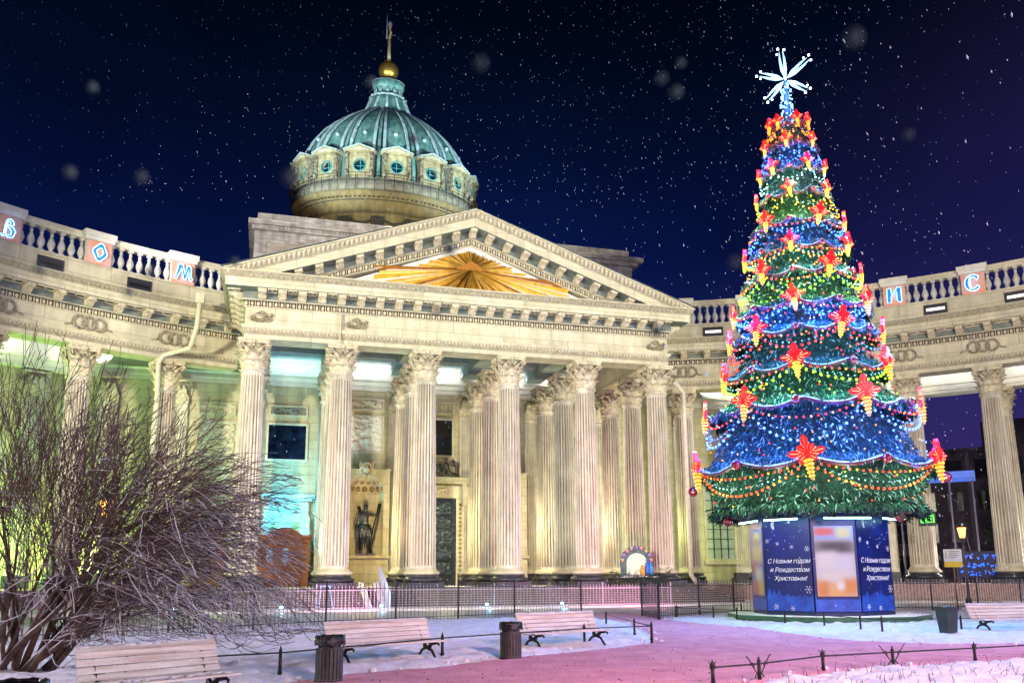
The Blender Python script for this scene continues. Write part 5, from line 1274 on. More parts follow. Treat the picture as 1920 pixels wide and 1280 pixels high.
# ================================================================== STATUES
def skin_figure(name, J, E_, R_, m, parent, loc=(0, 0, 0), rz=0):
    me = bpy.data.meshes.new(name); me.from_pydata(J, E_, []); o = link(name, me, parent, loc, rz); me.materials.append(m)
    s = o.modifiers.new('skin', 'SKIN'); s.use_smooth_shade = True
    for k, r in enumerate(R_): me.skin_vertices[0].data[k].radius = (r, r*.85) if not isinstance(r, tuple) else r
    me.skin_vertices[0].data[0].use_root = True
    o.modifiers.new('sub', 'SUBSURF').levels = 2; o.modifiers['sub'].render_levels = 2; return o
ST = thing('saint_statue', 'dark bronze statue of a draped man leaning on a diagonal cross in the niche', 'statue', B(-4.85, WT-.95, 3.15), BTH, None)
J = [(0, 0, 1.95), (0, 0, 2.35), (-.02, 0, 2.75), (0, 0, 2.95), (.03, -.04, 3.1), (.04, -.06, 3.30),      # pelvis, waist, chest, neck, head base, head
     (.36, 0, 2.78), (.62, -.02, 2.70), (.86, .02, 2.92),                                                  # right side arm out to the cross
     (-.38, 0, 2.74), (-.55, -.05, 2.35), (-.62, -.18, 2.0),                                               # other arm hanging
     (.17, -.02, 1.7), (.22, -.18, 1.05), (.20, -.02, .28), (.22, -.20, .14), (-.16, 0, 1.7), (-.20, -.02, 1.0), (-.20, .02, .28), (-.24, -.16, .14)]
E_ = [(0, 1), (1, 2), (2, 3), (3, 4), (4, 5), (2, 6), (6, 7), (7, 8), (2, 9), (9, 10), (10, 11), (0, 12), (12, 13), (13, 14), (14, 15), (0, 16), (16, 17), (17, 18), (18, 19)]
R_ = [.25, .23, .28, .12, .11, .17, .13, .095, .06, .13, .09, .06, .18, .13, .08, .07, .18, .13, .08, .07]
skin_figure('body', J, E_, R_, BRONZE, ST)
hd = MB(); hd.ball((.04, -.08, 3.30), .16, 12, 0, (.85, 1, 1.15)); hd.ball((.04, -.24, 3.28), .035, 6); hd.ball((.04, -.18, 3.14), .085, 8, 0, (1, .8, 1.2))
for k in range(14): a = 2*pi*k/14; hd.ball((.04+.12*cos(a), .0+.1*sin(a)-.02, 3.40), .07, 6)
hd.build('head', BRONZE, ST)
dp_ = MB()
for k in range(13):                                    # loin drapery with hanging folds
    x = -.30+.6*k/12; sw = .10*sin(k*1.7); dp_.tube([(x*.9, -.22, 2.05+.05*cos(k)), (x+.05, -.26+.03*cos(k*2), 1.75), (x*1.05+sw*.5, -.22+.05*sin(k), 1.3-.02*k), (x*1.1+sw, -.16, .75-.25*(k > 6))], [.06, .07, .065, .03], 6)
dp_.tube([(-.36, -.05, 2.1), (-.1, -.27, 1.95), (.2, -.27, 1.75), (.38, -.1, 1.55)], [.1, .12, .12, .08], 8)
for k in range(6): dp_.tube([(-.45-.03*k, -.02+.05*k, 2.1), (-.50, .05*k-.1, 1.5), (-.42+.04*k, .03*k-.1, .35)], [.07, .08, .05], 6)
dp_.build('drapery', BRONZE, ST)
cx_ = MB(); cx_.tube([(.28, .22, .05), (.55, .14, 1.3), (.78, .08, 2.4), (1.0, .05, 3.55)], [.15, .14, .13, .13], 8); cx_.tube([(.5, .3, .1), (.1, .28, 1.7), (-.45, .25, 3.35)], [.13, .12, .12], 8)
for k in range(6): cx_.ball((.35+.11*k, .05, .5+.5*k), .09, 6)
cx_.build('cross', BRONZE, ST); MB().box(-.62, .72, -.42, .40, 0, .10).build('statue_base', BRONZE, ST)

# nativity arch
NV = thing('nativity_scene', 'cut-out nativity arch with pale lit cave and kneeling painted figures among fir boughs', 'nativity', B(10.45, -.95, 1.04), BTH)
arch = [(-1.05, .62)]+[( -1.05*cos(pi*k/14)*(1+.05*(k % 2)), 1.4+.98*sin(pi*k/14)*(1+.06*(k % 2))) for k in range(15)]+[(1.05, .62)]
n_ = MB(); n_.prism(arch, -.02, .06); n_.build('arch_board', mat('slate_board', (.07, .11, .13), .6, .3, 3), NV)
for k in range(9):
    a = pi*(k+.5)/9; MB().ball((-.98*cos(a), -.05, 1.4+.92*sin(a)), .13, 6, 0, (1, .4, 1)).build('angel_cutout', mat('pastel_%d' % (k % 3), ((.6, .5, .3), (.35, .2, .6), (.7, .3, .25))[k % 3], .6, .3, 9), NV)
inn = [(-.68, .64)]+[(-.68*cos(pi*k/14), 1.35+.62*sin(pi*k/14)) for k in range(15)]+[(.68, .64)]
n_ = MB(); n_.prism(inn, -.05, -.021); n_.build('lit_cave', em('cave_glow', (.75, .95, .62), .30, (.35, .45, .30)), NV)
for x, h, c_ in ((.30, .62, (.75, .30, .05)), (.62, 1.0, (.03, .12, .55)), (.85, .8, (.05, .25, .65)), (-.45, .4, (.75, .8, .75)), (0, .3, (.7, .65, .5))):
    f_ = MB(); f_.lathe([(.17, .64), (.15, .64+h*.4), (.09, .64+h*.75), (.03, .64+h*.8)], 10, (x, -.16)); f_.ball((x, -.16, .64+h*.9), .08, 8); f_.build('painted_figure', mat('paint_%d' % int(x*100), c_, .6, .2, 6), NV)
n_ = MB(); n_.box(-1.25, 1.25, -.3, .25, .50, .62); n_.build('snowy_shelf', SNOW, NV)
n_ = MB()
for _ in range(900):
    x = rt.uniform(-1.9, 1.9); z = rt.uniform(0, .6) if abs(x) < 1.2 else rt.uniform(0, 1.1)*rt.random(); a = rt.uniform(0, 6.3); l = rt.uniform(.12, .35); d = Vector((cos(a), -abs(sin(a*1.3))*.6, sin(a)*.7)); p = Vector((x, rt.uniform(-.45, -.1), z+.05))
    n_.add([p, p+d*l+Vector((0, 0, .03)), p+d*l, p+Vector((.02, 0, -.03))], [(0, 1, 2, 3)], 0)
n_.build('fir_boughs', mat('bough_green', (.02, .035, .02), .7, .3, 6), NV)
lamp('POINT', 'nativity_glow', B(10.45, -1.9, 2.6), (.8, 1, .6), 9, size=.2)

# ================================================================== FENCES
def fence(name, pts, h, lab, m, sp=.16, post_sp=2.9, group=None, z0=.05, bar=.011, cat='fence', toph=None, post=True):
    t = thing(name, lab, cat, (pts[0][0], pts[0][1], 0), 0, group); O = Vector((pts[0][0], pts[0][1], 0))
    for i in range(len(pts)-1):
        p, q = Vector((*pts[i], 0)), Vector((*pts[i+1], 0)); L_ = (q-p).length; n = max(1, round(L_/post_sp))
        for k in range(n):
            a, b = p.lerp(q, k/n)-O, p.lerp(q, (k+1)/n)-O; d = (b-a).normalized(); pm = MB()
            for z in (z0+.12, h-.20): pm.tube([a+Vector((0, 0, z)), b+Vector((0, 0, z))], bar*1.7, 4, smooth=False)
            nb = int((b-a).length/sp)
            for j in range(1, nb): c = a.lerp(b, j/nb); pm.tube([c+Vector((0, 0, z0)), c+Vector((0, 0, h-.03)), c+Vector((0, 0, h+.03))], [bar, bar, .002], 4, smooth=False)
            pm.build('fence_panel', m, t)
            if post: po = MB(); po.tube([a+Vector((0, 0, 0)), a+Vector((0, 0, h+.02))], .038, 6, smooth=False); po.ball(a+Vector((0, 0, h+.05)), .05, 6); po.build('fence_post', m, t)
        if post and i == len(pts)-2: po = MB(); po.tube([b, b+Vector((0, 0, h+.02))], .038, 6, smooth=False); po.ball(b+Vector((0, 0, h+.05)), .05, 6); po.build('fence_post', m, t)
    return t
fence('iron_fence', [(-19.5, 17.8), (-13.46, 23.3), (-10.2, 26.2), (-6.48, 30.6), (0.06, 35.9)], 1.45, 'dark iron bar fence running from the bush to behind the benches', FENCEM)
fence('open_gate_leaf', [(0.06, 35.95), (2.9, 37.6)], 1.42, 'open gate leaf of iron bars left of the pink path', FENCEM, .13, 3.2, cat='gate')
fence('folded_gate_leaf', [(5.46, 33.2), (5.30, 36.3)], 1.42, 'gate leaf seen nearly edge on at the right of the path', FENCEM, .13, 3.4, cat='gate')
fence('iron_fence', [(5.50, 33.25), (9.5, 37.9), (16, 40.2), (19.3, 40.6), (24.8, 43.0), (34, 47.5)], 1.45, 'dark iron bar fence passing behind the kiosk to the right bench', FENCEM)
fence('pale_fence', [tuple(B(s, -6.4+.004*s)[:2]) for s in (-30, -24, -18, -12, -6, 0, 6, 10)], 1.22, 'frosted pale bar fence in front of the portico steps', FENCEL, .17, 2.9, bar=.016)
fence('pale_fence', [tuple((BM @ A(a_, 38.6))[:2]) for a_ in (15.2, 19, 24, 30, 36, 42, 48, 54, 60)], 1.35, 'frosted pale bar fence in front of the right colonnade', FENCEL, .19, 2.9, z0=.25, bar=.017)

# low rails round the lawns
def low_rail(pts, lab, h=.42, fancy=False, finial=True, name='low_rail'):
    O = Vector((pts[0][0], pts[0][1], 0)); t = thing(name, lab, 'railing', O, 0, 'low lawn railings')
    rm = MB(); P = [Vector((x, y, 0))-O for x, y in pts]
    rm.tube([p+Vector((0, 0, h)) for p in P], .014, 6); rm.build('rail', BLACKM, t)
    for k, p in enumerate(P):
        pm = MB(); pm.tube([p, p+Vector((0, 0, h+.02))], .030, 8); pm.tube([p+Vector((0, 0, h*.2)), p+Vector((0, 0, h*.28))], .042, 8)
        if finial: pm.tube([p+Vector((0, 0, h)), p+Vector((0, 0, h+.04)), p+Vector((0, 0, h+.06)), p+Vector((0, 0, h+.12))], [.022, .034, .022, .004], 6)
        else:
            pass
        if fancy:
            d = (P[min(k+1, len(P)-1)]-P[max(k-1, 0)]).normalized()
            if k % 2 == 1:
                for s_ in (-1, 1):
                    pts_ = [p+d*s_*(.10-.10*cos(a*pi/6))*.95+Vector((0, 0, h*.30+.16+.16*-cos(a*pi/6)))+d*s_*.02*a for a in range(7)]; pm.tube(pts_, .010, 5)
                    pts_ = [p+d*s_*(.17+.045*cos(a))+Vector((0, 0, h-.02+.045*sin(a))) for a in [x*.7 for x in range(7)]]; pm.tube(pts_, .009, 5)
                    pts_ = [p+d*s_*(.06+.05*cos(a))+Vector((0, 0, .06+.05*sin(a))) for a in [x*.7 for x in range(8)]]; pm.tube(pts_, .011, 5)
            else:
                for s_ in (-1, 1): pm.tube([p+Vector((0, 0, h-.06)), p+d*s_*.05+Vector((0, 0, h)), p+d*s_*.045+Vector((0, 0, h+.07)), p+d*s_*.09+Vector((0, 0, h+.08))], [.012, .012, .01, .004], 5)
        pm.build('rail_post', BLACKM, t)
G_ = G
low_rail([G_(180, 1330), (-5.9, 13.6), (-3.88, 14.85), (-1.45, 18.2), (1.7, 21.2), (3.45, 22.1)], 'low black rail round the left lawn behind the two middle benches')
low_rail([(3.45, 22.14), (3.29, 24.05), (3.05, 29.0)], 'short low black rail closing the left lawn along the gate path')
low_rail([(6.3, 34.2), (7.48, 33.0), (8.0, 31.6), (9.0, 29.3), (9.63, 27.4), (10.0, 25.5), (10.2, 24.5), (12.68, 25.07), (16.4, 26.4), (20, 27.8)], 'low black rail round the right lawn in front of the kiosk')
low_rail([(6.5, 35.0), (7.7, 36.4), (9.6, 37.1)], 'short low black rail left of the kiosk beside the fence')
low_rail([(3.04, 13.64), (3.9, 14.18), (5.36, 15.45), (6.85, 16.1), (8.75, 16.9), (11.2, 18.0), (13.5, 19)], 'ornate low black rail with scrolled posts in the right foreground', h=.27, fancy=True)

# ================================================================== BENCHES AND BINS
def bench(px, py, rz, lab, L_=2.4):
    q_ = at_z(px, py, .80); px, py = q_.x+.345*sin(rz), q_.y-.345*cos(rz)
    t = thing('park_bench', lab, 'bench', (px, py, 0), rz, 'slatted benches along the paths')
    pr = [(.02, .44), (.13, .455), (.24, .445), (.35, .43), (.46, .435)]          # seat planks (y forward = -)
    for k, (d_, z) in enumerate(((-.30, .455), (-.19, .44), (-.08, .43), (.03, .43), (.13, .45))):
        b = MB(); b.box(-L_/2, L_/2, d_-.048, d_+.048, z-.016, z+.016); b.build('seat_slat', PLANK, t)
    for k, (d_, z, ti) in enumerate(((.20, .52, .9), (.25, .62, 1.15), (.285, .725, 1.2), (.32, .83, 1.25), (.345, .915, .7))):
        b = MB(); M = Matrix.Translation((0, d_, z)) @ Matrix.Rotation(ti, 4, 'X'); b.box(-L_/2, L_/2, -.048, .048, -.016, .016, 0, M); b.build('back_slat', PLANK, t)
    for s_ in (-1, 1):
        x = s_*(L_/2-.22); b = MB()
        b.tube([(x, -.36, 0.01), (x, -.27, .10), (x, -.16, .24), (x, .02, .30), (x, .12, .42)], [.03, .028, .03, .04, .03], 6)
        b.tube([(x, .36, 0.01), (x, .27, .10), (x, .16, .24), (x, -.02, .30), (x, -.16, .38), (x, -.34, .41), (x, -.40, .39), (x, -.39, .35)], [.03, .028, .03, .04, .032, .028, .022, .014], 6)
        b.tube([(x, .02, .41), (x, .16, .44), (x, .24, .58), (x, .31, .78), (x, .345, .90)], [.028, .028, .022, .02, .016], 6)
        b.tube([(x, -.33, .405), (x, .10, .405)], .020, 6)
        for c_ in ((-.1, .33), (.08, .33)): b.tube([(x, c_[0]+.045*cos(a), c_[1]+.045*sin(a)) for a in [k*pi/4 for k in range(8)]], .014, 5, closed=True)
        for s2 in (-1, 1): b.tube([(x-.0, s2*.36, .015), (x, s2*.44, .02)], .022, 5)
        b.build('cast_iron_leg', BLACKM, t)
    cap = MB(); rcap = random.Random(int(px*100))
    for k in range(60):
        x = rcap.uniform(-L_/2, L_/2); d_ = rcap.choice((-.19, -.08, .03, .13)); cap.ball((x, d_+rcap.uniform(-.03, .03), .456), rcap.uniform(.02, .055), 6, 0, (1.6, 1, .35))
    for k in range(26): cap.ball((rcap.uniform(-L_/2, L_/2), .355, .945), rcap.uniform(.02, .04), 6, 0, (2, .8, .5))
    tag(cap.build('settled_snow', SNOW, t), kind='stuff')
    t.scale = (1, 1, .86)
    return t
bench(707, 1163, radians(42), 'pale slatted bench between the two grey bins, middle of the left row', 2.4)
bench(1041, 1148, radians(38), 'pale slatted bench at the right end of the left row, by the path corner', 2.4)
bench(280, 1207, radians(50), 'nearest pale slatted bench beside the bush, cut off by the picture edge', 1.9)
bench(1878, 1131, radians(14), 'lavender-lit bench at the far right edge beside the square bin', 2.5)
def bin_round(x, y, lab, h=.71, r=.215, bag=True):
    t = thing('litter_bin', lab, 'bin', (x, y, 0), .5, 'round slatted litter bins')
    b = MB()
    b.lathe([(r-.03, .04), (r-.03, h-.02)], 20, cap=True); b.lathe([(r, .03), (r+.01, .03), (r+.01, .07), (r-.02, .07)], 20, cap=False); b.lathe([(r-.02, h-.03), (r+.015, h-.03), (r+.015, h), (r-.06, h)], 20, cap=False)
    t1 = b.build('bin_body', BIN, t)
    s = MB()
    for k in range(22): a = 2*pi*k/22; M = Matrix.Rotation(a, 4, 'Z'); s.box(r-.022, r+.004, -.024, .024, .06, h-.18, 0, M)
    s.build('bin_slats', BIN, t)
    f_ = MB()
    for k in range(3): a = 2*pi*k/3; f_.box(-.03, .03, -.03, .03, 0, .05, 0, Matrix.Translation((r*.8*cos(a), r*.8*sin(a), 0)))
    f_.build('bin_foot', BIN, t)
    if bag:
        g_ = MB(); n = 28; vs = []; fs = []
        for j, (rr, z) in enumerate(((r-.05, h-.10), (r-.02, h+.02), (r+.022, h+.01), (r+.028, h-.05), (r+.022, h-.13))):
            for i in range(n): a = 2*pi*i/n; q = .014*sin(i*2.3+j)+.010*sin(i*5.1); vs.append(((rr+q)*cos(a), (rr+q)*sin(a), z+(.022*sin(i*1.7) if j > 1 else 0)))
        fs = [(j*n+i, j*n+(i+1) % n, (j+1)*n+(i+1) % n, (j+1)*n+i) for j in range(4) for i in range(n)]
        g_.add(vs, fs, 0, True); g_.build('bin_bag', BAG, t)
bin_round(-2.96, 14.35, 'grey slatted bin with black bag left of the middle bench')
bin_round(-.05, 18.2, 'grey slatted bin with black bag left of the bench by the path corner')
bin_round(-4.62, 8.35, 'bin with shiny black bag at the bottom left corner before the nearest bench', .70, .235)
t = thing('square_bin', 'dark tapered square bin beside the lavender-lit bench at right', 'bin', (11.85, 24.15, 0), .35)
b = MB(); b.add([(-.15, -.15, .02), (.15, -.15, .02), (.15, .15, .02), (-.15, .15, .02), (-.20, -.20, .70), (.20, -.20, .70), (.20, .20, .70), (-.20, .20, .70)], [(0, 1, 5, 4), (1, 2, 6, 5), (2, 3, 7, 6), (3, 0, 4, 7), (3, 2, 1, 0)]); b.build('bin_body', mat('square_bin_metal', (.03, .045, .045), .5, .2, 6), t)
b = MB(); 
for x0, x1, y0, y1 in ((-.22, .22, -.22, -.17), (-.22, .22, .17, .22), (-.22, -.17, -.169, .169), (.17, .22, -.169, .169)): b.box(x0, x1, y0, y1, .68, .76)
for k in range(16): b.ball((rt.uniform(-.14, .14), rt.uniform(-.14, .14), .74), .05, 6)
b.build('bin_bag', BAG, t)

# ================================================================== LAMPS, FLOODS, RAMP, SIGN
def street_lamp(p, h, lab, en, colr=(1, .45, .08)):
    t = thing('street_lamp', lab, 'street lamp', (p[0], p[1], 0), 0, 'lantern street lamps')
    b = MB(); b.lathe([(.16, 0), (.16, .25), (.10, .35), (.07, .6), (.055, h-1.2), (.05, h-.75), (.12, h-.70), (.05, h-.62)], 12); b.build('lamp_post', BLACKM, t)
    b = MB(); b.lathe([(.16, h-.6), (.27, h-.05)], 6); b.build('lantern_glass', em('lamp_glow', colr, 5.0), t)
    b = MB(); b.lathe([(.31, h-.04), (.20, h+.12), (.06, h+.22), (.03, h+.34)], 6)
    for k in range(6): a = 2*pi*k/6; b.tube([(.165*cos(a), .165*sin(a), h-.6), (.28*cos(a), .28*sin(a), h-.05)], .014, 4)
    b.build('lantern_cap', BLACKM, t)
    lamp('POINT', 'lantern_light', (p[0], p[1], h-.3), colr, en, size=.3)
street_lamp(at_d(1812, 1080, 56), 4.3, 'glowing orange street lantern between the two right-hand columns', 260)
street_lamp(at_d(188, 1080, 33), 4.35, 'glowing orange street lantern seen through the bare bush', 200)
sp_ = at_d(1790, 1080, 50)
t = thing('information_sign', 'white sign board with yellow lower band on a post left of the lantern', 'sign', (sp_.x, sp_.y, 0), -.35)
b = MB(); b.tube([(0, 0, 0), (0, 0, 2.0)], .04, 8); b.build('sign_post', mat('rusty_post', (.35, .15, .10), .6, .2), t)
b = MB(); b.box(-.42, .42, -.05, -.02, 2.28, 2.9); b.build('white_board', mat('board_white', (.7, .7, .66), .5, .05), t)
b = MB(); b.box(-.42, .42, -.05, -.02, 2.0, 2.278); b.build('yellow_band', mat('board_yellow', (.8, .55, .03), .5, .05), t)
b = MB()
for z, w_ in ((2.78, .5), (2.68, .38), (2.58, .46), (2.48, .3)): b.box(-.18, -.18+w_, -.058, -.051, z-.015, z+.015); b.box(-.34, -.27, -.058, -.051, z-.02, z+.02)
b.build('sign_marks', BLACKM, t)
k = 0
for s_, t_ in ((-15.5, -5.3), (-10.6, -5.4), (-5.7, -5.4), (-.2, -5.5), (4.0, -5.4)):
    k += 1
    x_, y_ = B(s_, t_)[:2]
    t = thing('ground_floodlight', 'small cyan-white ground floodlight, %s from left behind the pale fence' % ['first', 'second', 'third', 'fourth', 'fifth'][k-1], 'floodlight', (x_, y_, .10), BTH, 'ground floodlights before the steps')
    b = MB(); b.box(-.11, .11, -.08, .08, .05, .20); b.box(-.04, .04, -.04, .04, 0, .05); b.build('housing', BLACKM, t)
    MB().box(-.08, .08, -.088, -.081, .07, .18).build('lens', em('cyan_lens', (.35, .9, 1), 9), t)
    lamp('SPOT', 'ground_flood', B(s_, t_, .55), (.40, .80, 1), 420, B(s_, 0, 7), .15, 95, .9)
    lamp('POINT', 'ground_spill', B(s_, t_-.5, .45), (.30, .75, 1), 45, size=.1)
t = thing('ramp', 'steep lavender metal stair ramp rising to the portico at the second column', 'ramp', B(-5.9, -5.2, 0), BTH)
b = MB()
for x in (-.55, .25): b.add([(x, -.4, .02), (x+.32, -.4, .02), (x+.32, 4.0, 1.30), (x, 4.0, 1.30), (x, -.4, .07), (x+.32, -.4, .07), (x+.32, 4.0, 1.36), (x, 4.0, 1.36)], [(0, 3, 2, 1), (4, 5, 6, 7), (0, 1, 5, 4), (1, 2, 6, 5), (2, 3, 7, 6), (3, 0, 4, 7)])
b.build('ramp_track', mat('ramp_metal', (.50, .50, .66), .45, .15, 3), t)
b = MB(); b.add([(.6, -.4, .02), (.6, 4.2, 1.3), (.6, 4.2, 2.2), (.6, 3.6, 2.25), (.6, -.4, .95), (.64, -.4, .02), (.64, 4.2, 1.3), (.64, 4.2, 2.2), (.64, 3.6, 2.25), (.64, -.4, .95)], [(0, 1, 2, 3, 4), (5, 9, 8, 7, 6), (0, 4, 9, 5), (4, 3, 8, 9), (3, 2, 7, 8), (0, 5, 6, 1), (1, 6, 7, 2)]); b.build('side_panel', mat('ramp_panel', (.48, .47, .66), .5, .15, 2), t)
t = thing('trestle_stand', 'small pale blue folding trestle behind the pale fence by the wooden door', 'trestle', B(-8.5, -5.6, 0), BTH)
b = MB()
for x in (-.35, .35):
    for y in (-.3, .3): b.tube([(x, y, .1), (x*.6, 0, 1.25)], .04, 5)
b.tube([(-.3, 0, 1.22), (.3, 0, 1.22)], .04, 5); b.build('trestle_frame', mat('pale_blue_paint', (.25, .42, .70), .5, .1), t)

# ================================================================== STREET BEYOND THE RIGHT COLONNADE
HB = thing('street_building', 'dark apartment block across the street seen between the right columns', 'building', (62, 88, 0), -.62)
b = MB(); b.box(-26, 26, 0, 14, 0, 15.0); b.box(-26.3, 26.3, -.4, 14.2, 15.0, 15.5); b.box(-12, 4, 1, 9, 15.5, 18.5); b.build('wall', mat('night_facade', (.10, .075, .12), .9, .3, .5), HB)
DARKW = mat('dark_pane', (.015, .015, .035), .2, .3, .5); LITW = em('dim_lit_window', (1, .62, .28), .25, (.3, .2, .1)); k = 0
for fl_ in range(4):
    for x in range(-24, 25, 3):
        k += 1; m_ = MB(); m_.box(x-.85, x+.85, -.06, .05, 1.6+3.5*fl_, 3.7+3.5*fl_); w_ = m_.build('window', LITW if (k*7) % 23 == 0 else DARKW, HB)
for x in range(-24, 25, 12): MB().box(x-1.7, x-1.3, -.35, .0, 0, 15).build('pilaster_strip', mat('night_stone', (.16, .13, .18), .9, .2), HB)
BM2 = at_d(1772, 1080, 66)
t = thing('blue_canopy', 'flat building canopy edge glowing blue behind the tree at right', 'canopy', (BM2.x, BM2.y, 0), -.5)
b = MB(); b.box(-2.6, 2.4, 0, 3, 8.1, 8.55); b.build('canopy_slab', em('blue_canopy_glow', (.05, .16, .9), .35, (.05, .12, .5)), t)
b = MB()
for x in (-2.4, -.8, .8, 2.2): b.tube([(x, .2, 0), (x, .2, 8.1)], .06, 6)
b.build('canopy_posts', mat('canopy_steel', (.18, .16, .25), .5, .1), t)
p_ = at_d(1750, 1080, 60)
t = thing('green_sign', 'green illuminated shop sign hanging beside the fluted column', 'sign', (p_.x, p_.y, 0), -.45)
b = MB(); b.box(-.55, .45, 0, .08, 4.6, 5.5); b.build('sign_box', BLACKM, t)
b = MB()
for x0, x1, z0, z1 in ((-.42, -.34, 4.8, 5.3), (-.42, -.22, 4.8, 4.87), (-.14, -.06, 4.8, 5.3), (-.14, .08, 5.23, 5.3), (-.14, .08, 5.02, 5.09), (-.14, .08, 4.8, 4.87), (.14, .22, 4.8, 5.3), (.14, .36, 5.23, 5.3), (.28, .36, 4.8, 5.3)): b.box(x0, x1, -.03, -.001, z0, z1)
b.build('lit_characters', em('green_neon', (.12, 1, .10), 1.0), t)
p_ = at_d(1850, 1080, 64)
t = thing('blue_light_sign', 'band of blue street lights low behind the rightmost column', 'sign', (p_.x, p_.y, 0), -.5)
b = MB(); b.box(-1.6, 1.6, 0, .1, 1.4, 3.1); b.build('sign_board', mat('navy_board', (.01, .01, .05), .6, 0), t)
b = MB()
for _ in range(90): b.ball((rt.uniform(-1.5, 1.5), -.06, rt.choice((1.7, 2.2, 2.75))+rt.uniform(-.14, .14)), rt.uniform(.04, .08), 5)
b.build('blue_bulbs', em('blue_led', (.03, .16, 1), 1.4), t)
p_ = at_d(1722, 1080, 70)
for dx, c_, en in ((0, (1, .6, .15), 3),):
    t = thing('lit_doorway_lamp', 'small amber lamp low beside the fluted column', 'lamp', (p_.x+3, p_.y, 0), -.4); b = MB(); b.box(-.3, .3, 0, .3, 2.3, 3.0); b.build('lamp_body', em('amber_lamp', c_, en), t); b = MB(); b.tube([(0, .1, 0), (0, .1, 2.3)], .06, 6); b.build('lamp_post', BLACKM, t)
# bare street trees beyond
def bare_tree(x, y, h, lab, m=TWIG, seed=1, spread=.5, nst=1, thick=.12):
    t = thing('bare_tree', lab, 'tree', (x, y, 0), 0, 'bare trees beyond the square'); r = random.Random(seed); tr = MB(); cr_ = MB()
    def grow(p, d, l, rad, dep):
        pts = [p]; rr = [rad]
        for k in range(4):
            d = (d+Vector((r.uniform(-1, 1), r.uniform(-1, 1), r.uniform(-.3, .7)))*.14).normalized(); p = p+d*l/4; pts.append(p); rr.append(rad*(1-.12*(k+1)))
        (tr if dep < 2 else cr_).tube(pts, rr, 6 if dep < 2 else 3)
        if dep < 5:
            for _ in range(3 if dep < 4 else 4):
                nd = (d+Vector((r.uniform(-1, 1), r.uniform(-1, 1), r.uniform(-.4, .8)))*spread*1.5).normalized(); grow(pts[r.choice((2, 3, 4))], nd, l*r.uniform(.55, .8), rr[-1]*.62, dep+1)
    grow(Vector((0, 0, 0)), Vector((0, 0, 1)), h*.36, thick, 0); tr.build('trunk', m, t); cr_.build('branches', m, t)
for px, d_, h_, sd, lab in ((1835, 72, 8.5, 3, 'dark bare street tree right of the lantern beyond the colonnade'), (1765, 78, 7.5, 5, 'dark bare street tree behind the green sign')):
    q = at_d(px, 1080, d_); bare_tree(q.x, q.y, h_, lab, mat('night_bark', (.05, .03, .06), .9, .1), sd)

# ================================================================== THE BARE BUSH
BS = thing('bare_bush', 'large bare many-stemmed bush spreading over the left foreground', 'bush', (-8.6, 15.8, 0))
rb = random.Random(21); stems = MB(); twg = MB(); cnt = [0]
def rot_dir(d, amt): return (d+Vector((rb.uniform(-1, 1), rb.uniform(-1, 1), rb.uniform(-1, 1)))*amt).normalized()
def env(p):                                              # natural outline of the bush: tall on the left, low towards the right
    x = p.x+.15*p.y
    return 6.95+.35*sin(x*3.1)-(.55*x if x < 2.2 else 1.21+.85*(x-2.2))
def grow(p, d, l, rad, dep, tgt):
    n = 5 if dep < 3 else 3; pts = [p]; rr = [rad]; ds = [d]
    for k in range(n):
        q0 = p
        d = (rot_dir(d, .19 if dep < 2 else .17)+tgt*.09-Vector((0, 0, .035*max(0, q0.x) if dep > 1 else 0))).normalized(); q = p+d*(l/n)
        if q.z > env(q)+rb.uniform(-.5, .25) or q.x > 5.1: break
        if q.z < .55 and dep > 0: d = (d+Vector((0, 0, .4))).normalized(); q = p+d*(l/n)
        p = q; pts.append(p); rr.append(max(.0062, rad*(1-.11*(k+1)))); ds.append(d)
    if len(pts) < 2: return
    rr[-1] = rr[-1] if len(pts) == n+1 else .004
    (stems if rad > .02 else twg).tube(pts, rr, 7 if rad > .03 else (5 if rad > .014 else 3)); cnt[0] += n
    m = len(pts)-1
    if dep < 5 and cnt[0] < 58000:
        pr_ = (.58, .76, .70, .50, .20)[dep]
        for k in range(1, m+1):
            if rb.random() < pr_:
                nd = (ds[k]+Vector((rb.uniform(-1, 1), rb.uniform(-1, 1), rb.uniform(-.9, .75)))*.72).normalized()
                grow(pts[k], nd, l*rb.uniform(.50, .85), max(.0062, rr[k]*.62), dep+1, tgt)
        if dep < 4 and m == n: grow(pts[-1], rot_dir(ds[-1], .22), l*.72, rr[-1]*.85, dep+1, tgt)
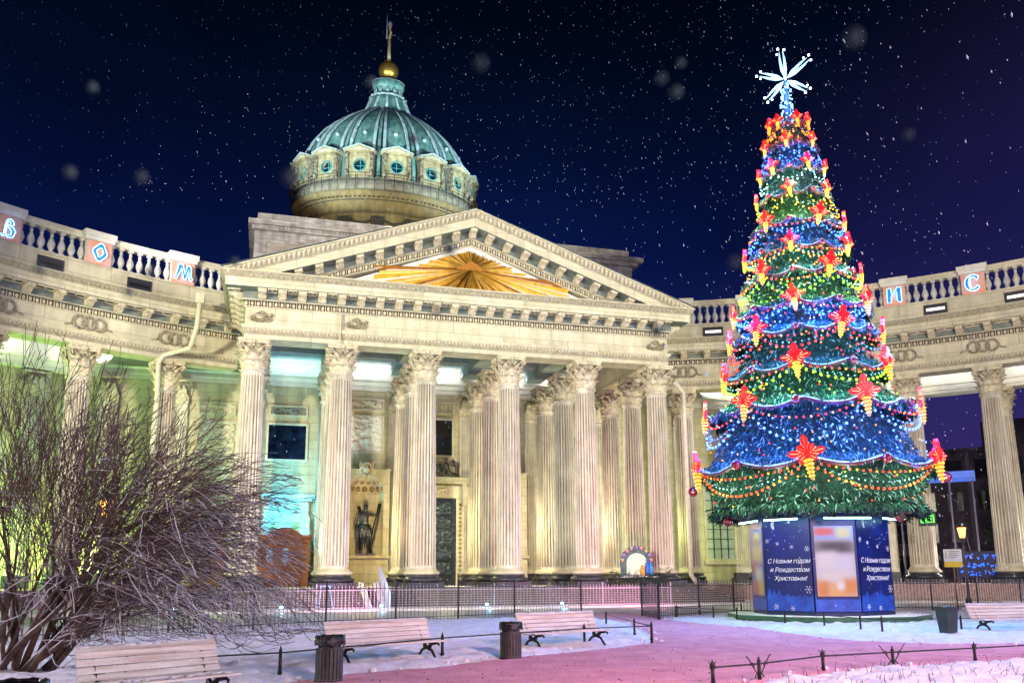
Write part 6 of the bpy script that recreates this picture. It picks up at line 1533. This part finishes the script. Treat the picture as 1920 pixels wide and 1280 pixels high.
for k in range(19):
    b0 = Vector((rb.uniform(-.45, .6), rb.uniform(-.35, .35), 0))
    el = (95, 76, 60, 48, 38, 29, 22, 15, 54, 102, 43, 26, 18, 11, 34, 84, 70, 64, 90)[k]; az = rb.uniform(-.4, .4)
    d = Vector((cos(radians(el))*cos(az), cos(radians(el))*sin(az)+.1, sin(radians(el)))).normalized()
    up = Vector((d.x*.75, d.y*.4, .75)).normalized()
    grow(b0, up, (2.3 if el > 75 else (2.05 if el > 50 else 2.1)), .066 if k < 9 else .045, 0, d)
stems.build('stems', BARK, BS); twg.build('twigs', TWIG, BS)
b = MB(); b.tube([(-.1, 0, -.1), (-.05, 0, .3), (-.35, .05, .7), (-.9, .1, 1.2)], [.17, .13, .11, .09], 8)
tag(b.build('tree_stump', BARK, None, (-9.15, 15.2, 0)), 'thick leaning trunk base at the far left edge beside the bush', 'tree')

# ================================================================== FALLING SNOW
fs_ = MB(); rf_ = random.Random(77)
wind = Vector((.32, .1, -1)).normalized()
for _ in range(9000):
    px, py = rf_.uniform(-40, 1960), rf_.uniform(-30, 1250); d_ = 12+53*rf_.random()**.6
    if d_ > 45 and py > 380 and px < 1350: continue
    v = ray(px, py).normalized(); p = CAM+v*d_
    if p.z < .3 or (p-Vector((-30, 14, 15))).length < 30 or (p-Vector((36, 26, 16))).length < 24 or (p-Vector((-8, 14, 11))).length < 14: continue
    s = .005+rf_.random()**4*.010+d_*.00018; l = s*rf_.uniform(1.4, 3.4)
    dd = (wind+Vector((rf_.uniform(-.2, .2), rf_.uniform(-.2, .2), 0))).normalized(); u = dd.orthogonal().normalized(); q = dd.cross(u)
    fs_.add([p-dd*l, p+u*s, p+q*s, p-u*s, p-q*s, p+dd*l], [(0, 1, 2), (0, 2, 3), (0, 3, 4), (0, 4, 1), (5, 2, 1), (5, 3, 2), (5, 4, 3), (5, 1, 4)])
for _ in range(24):                                     # out-of-focus flakes near the lens, coloured dark bluish to mute the pink light
    px, py = rf_.uniform(60, 1880), rf_.uniform(20, 620); d_ = rf_.uniform(.75, 1.6); p = CAM+ray(px, py).normalized()*d_
    fs_.ball(p, rf_.uniform(.0045, .0085), 8, 1)
tag(fs_.build('falling_snow', [mat('snowflake', (.42, .46, .54), .9, 0), mat('dimmed_snowflake', (.035, .06, .075), .9, 0)]), 'small snowflakes drifting down over the whole square', 'snow', kind='stuff')
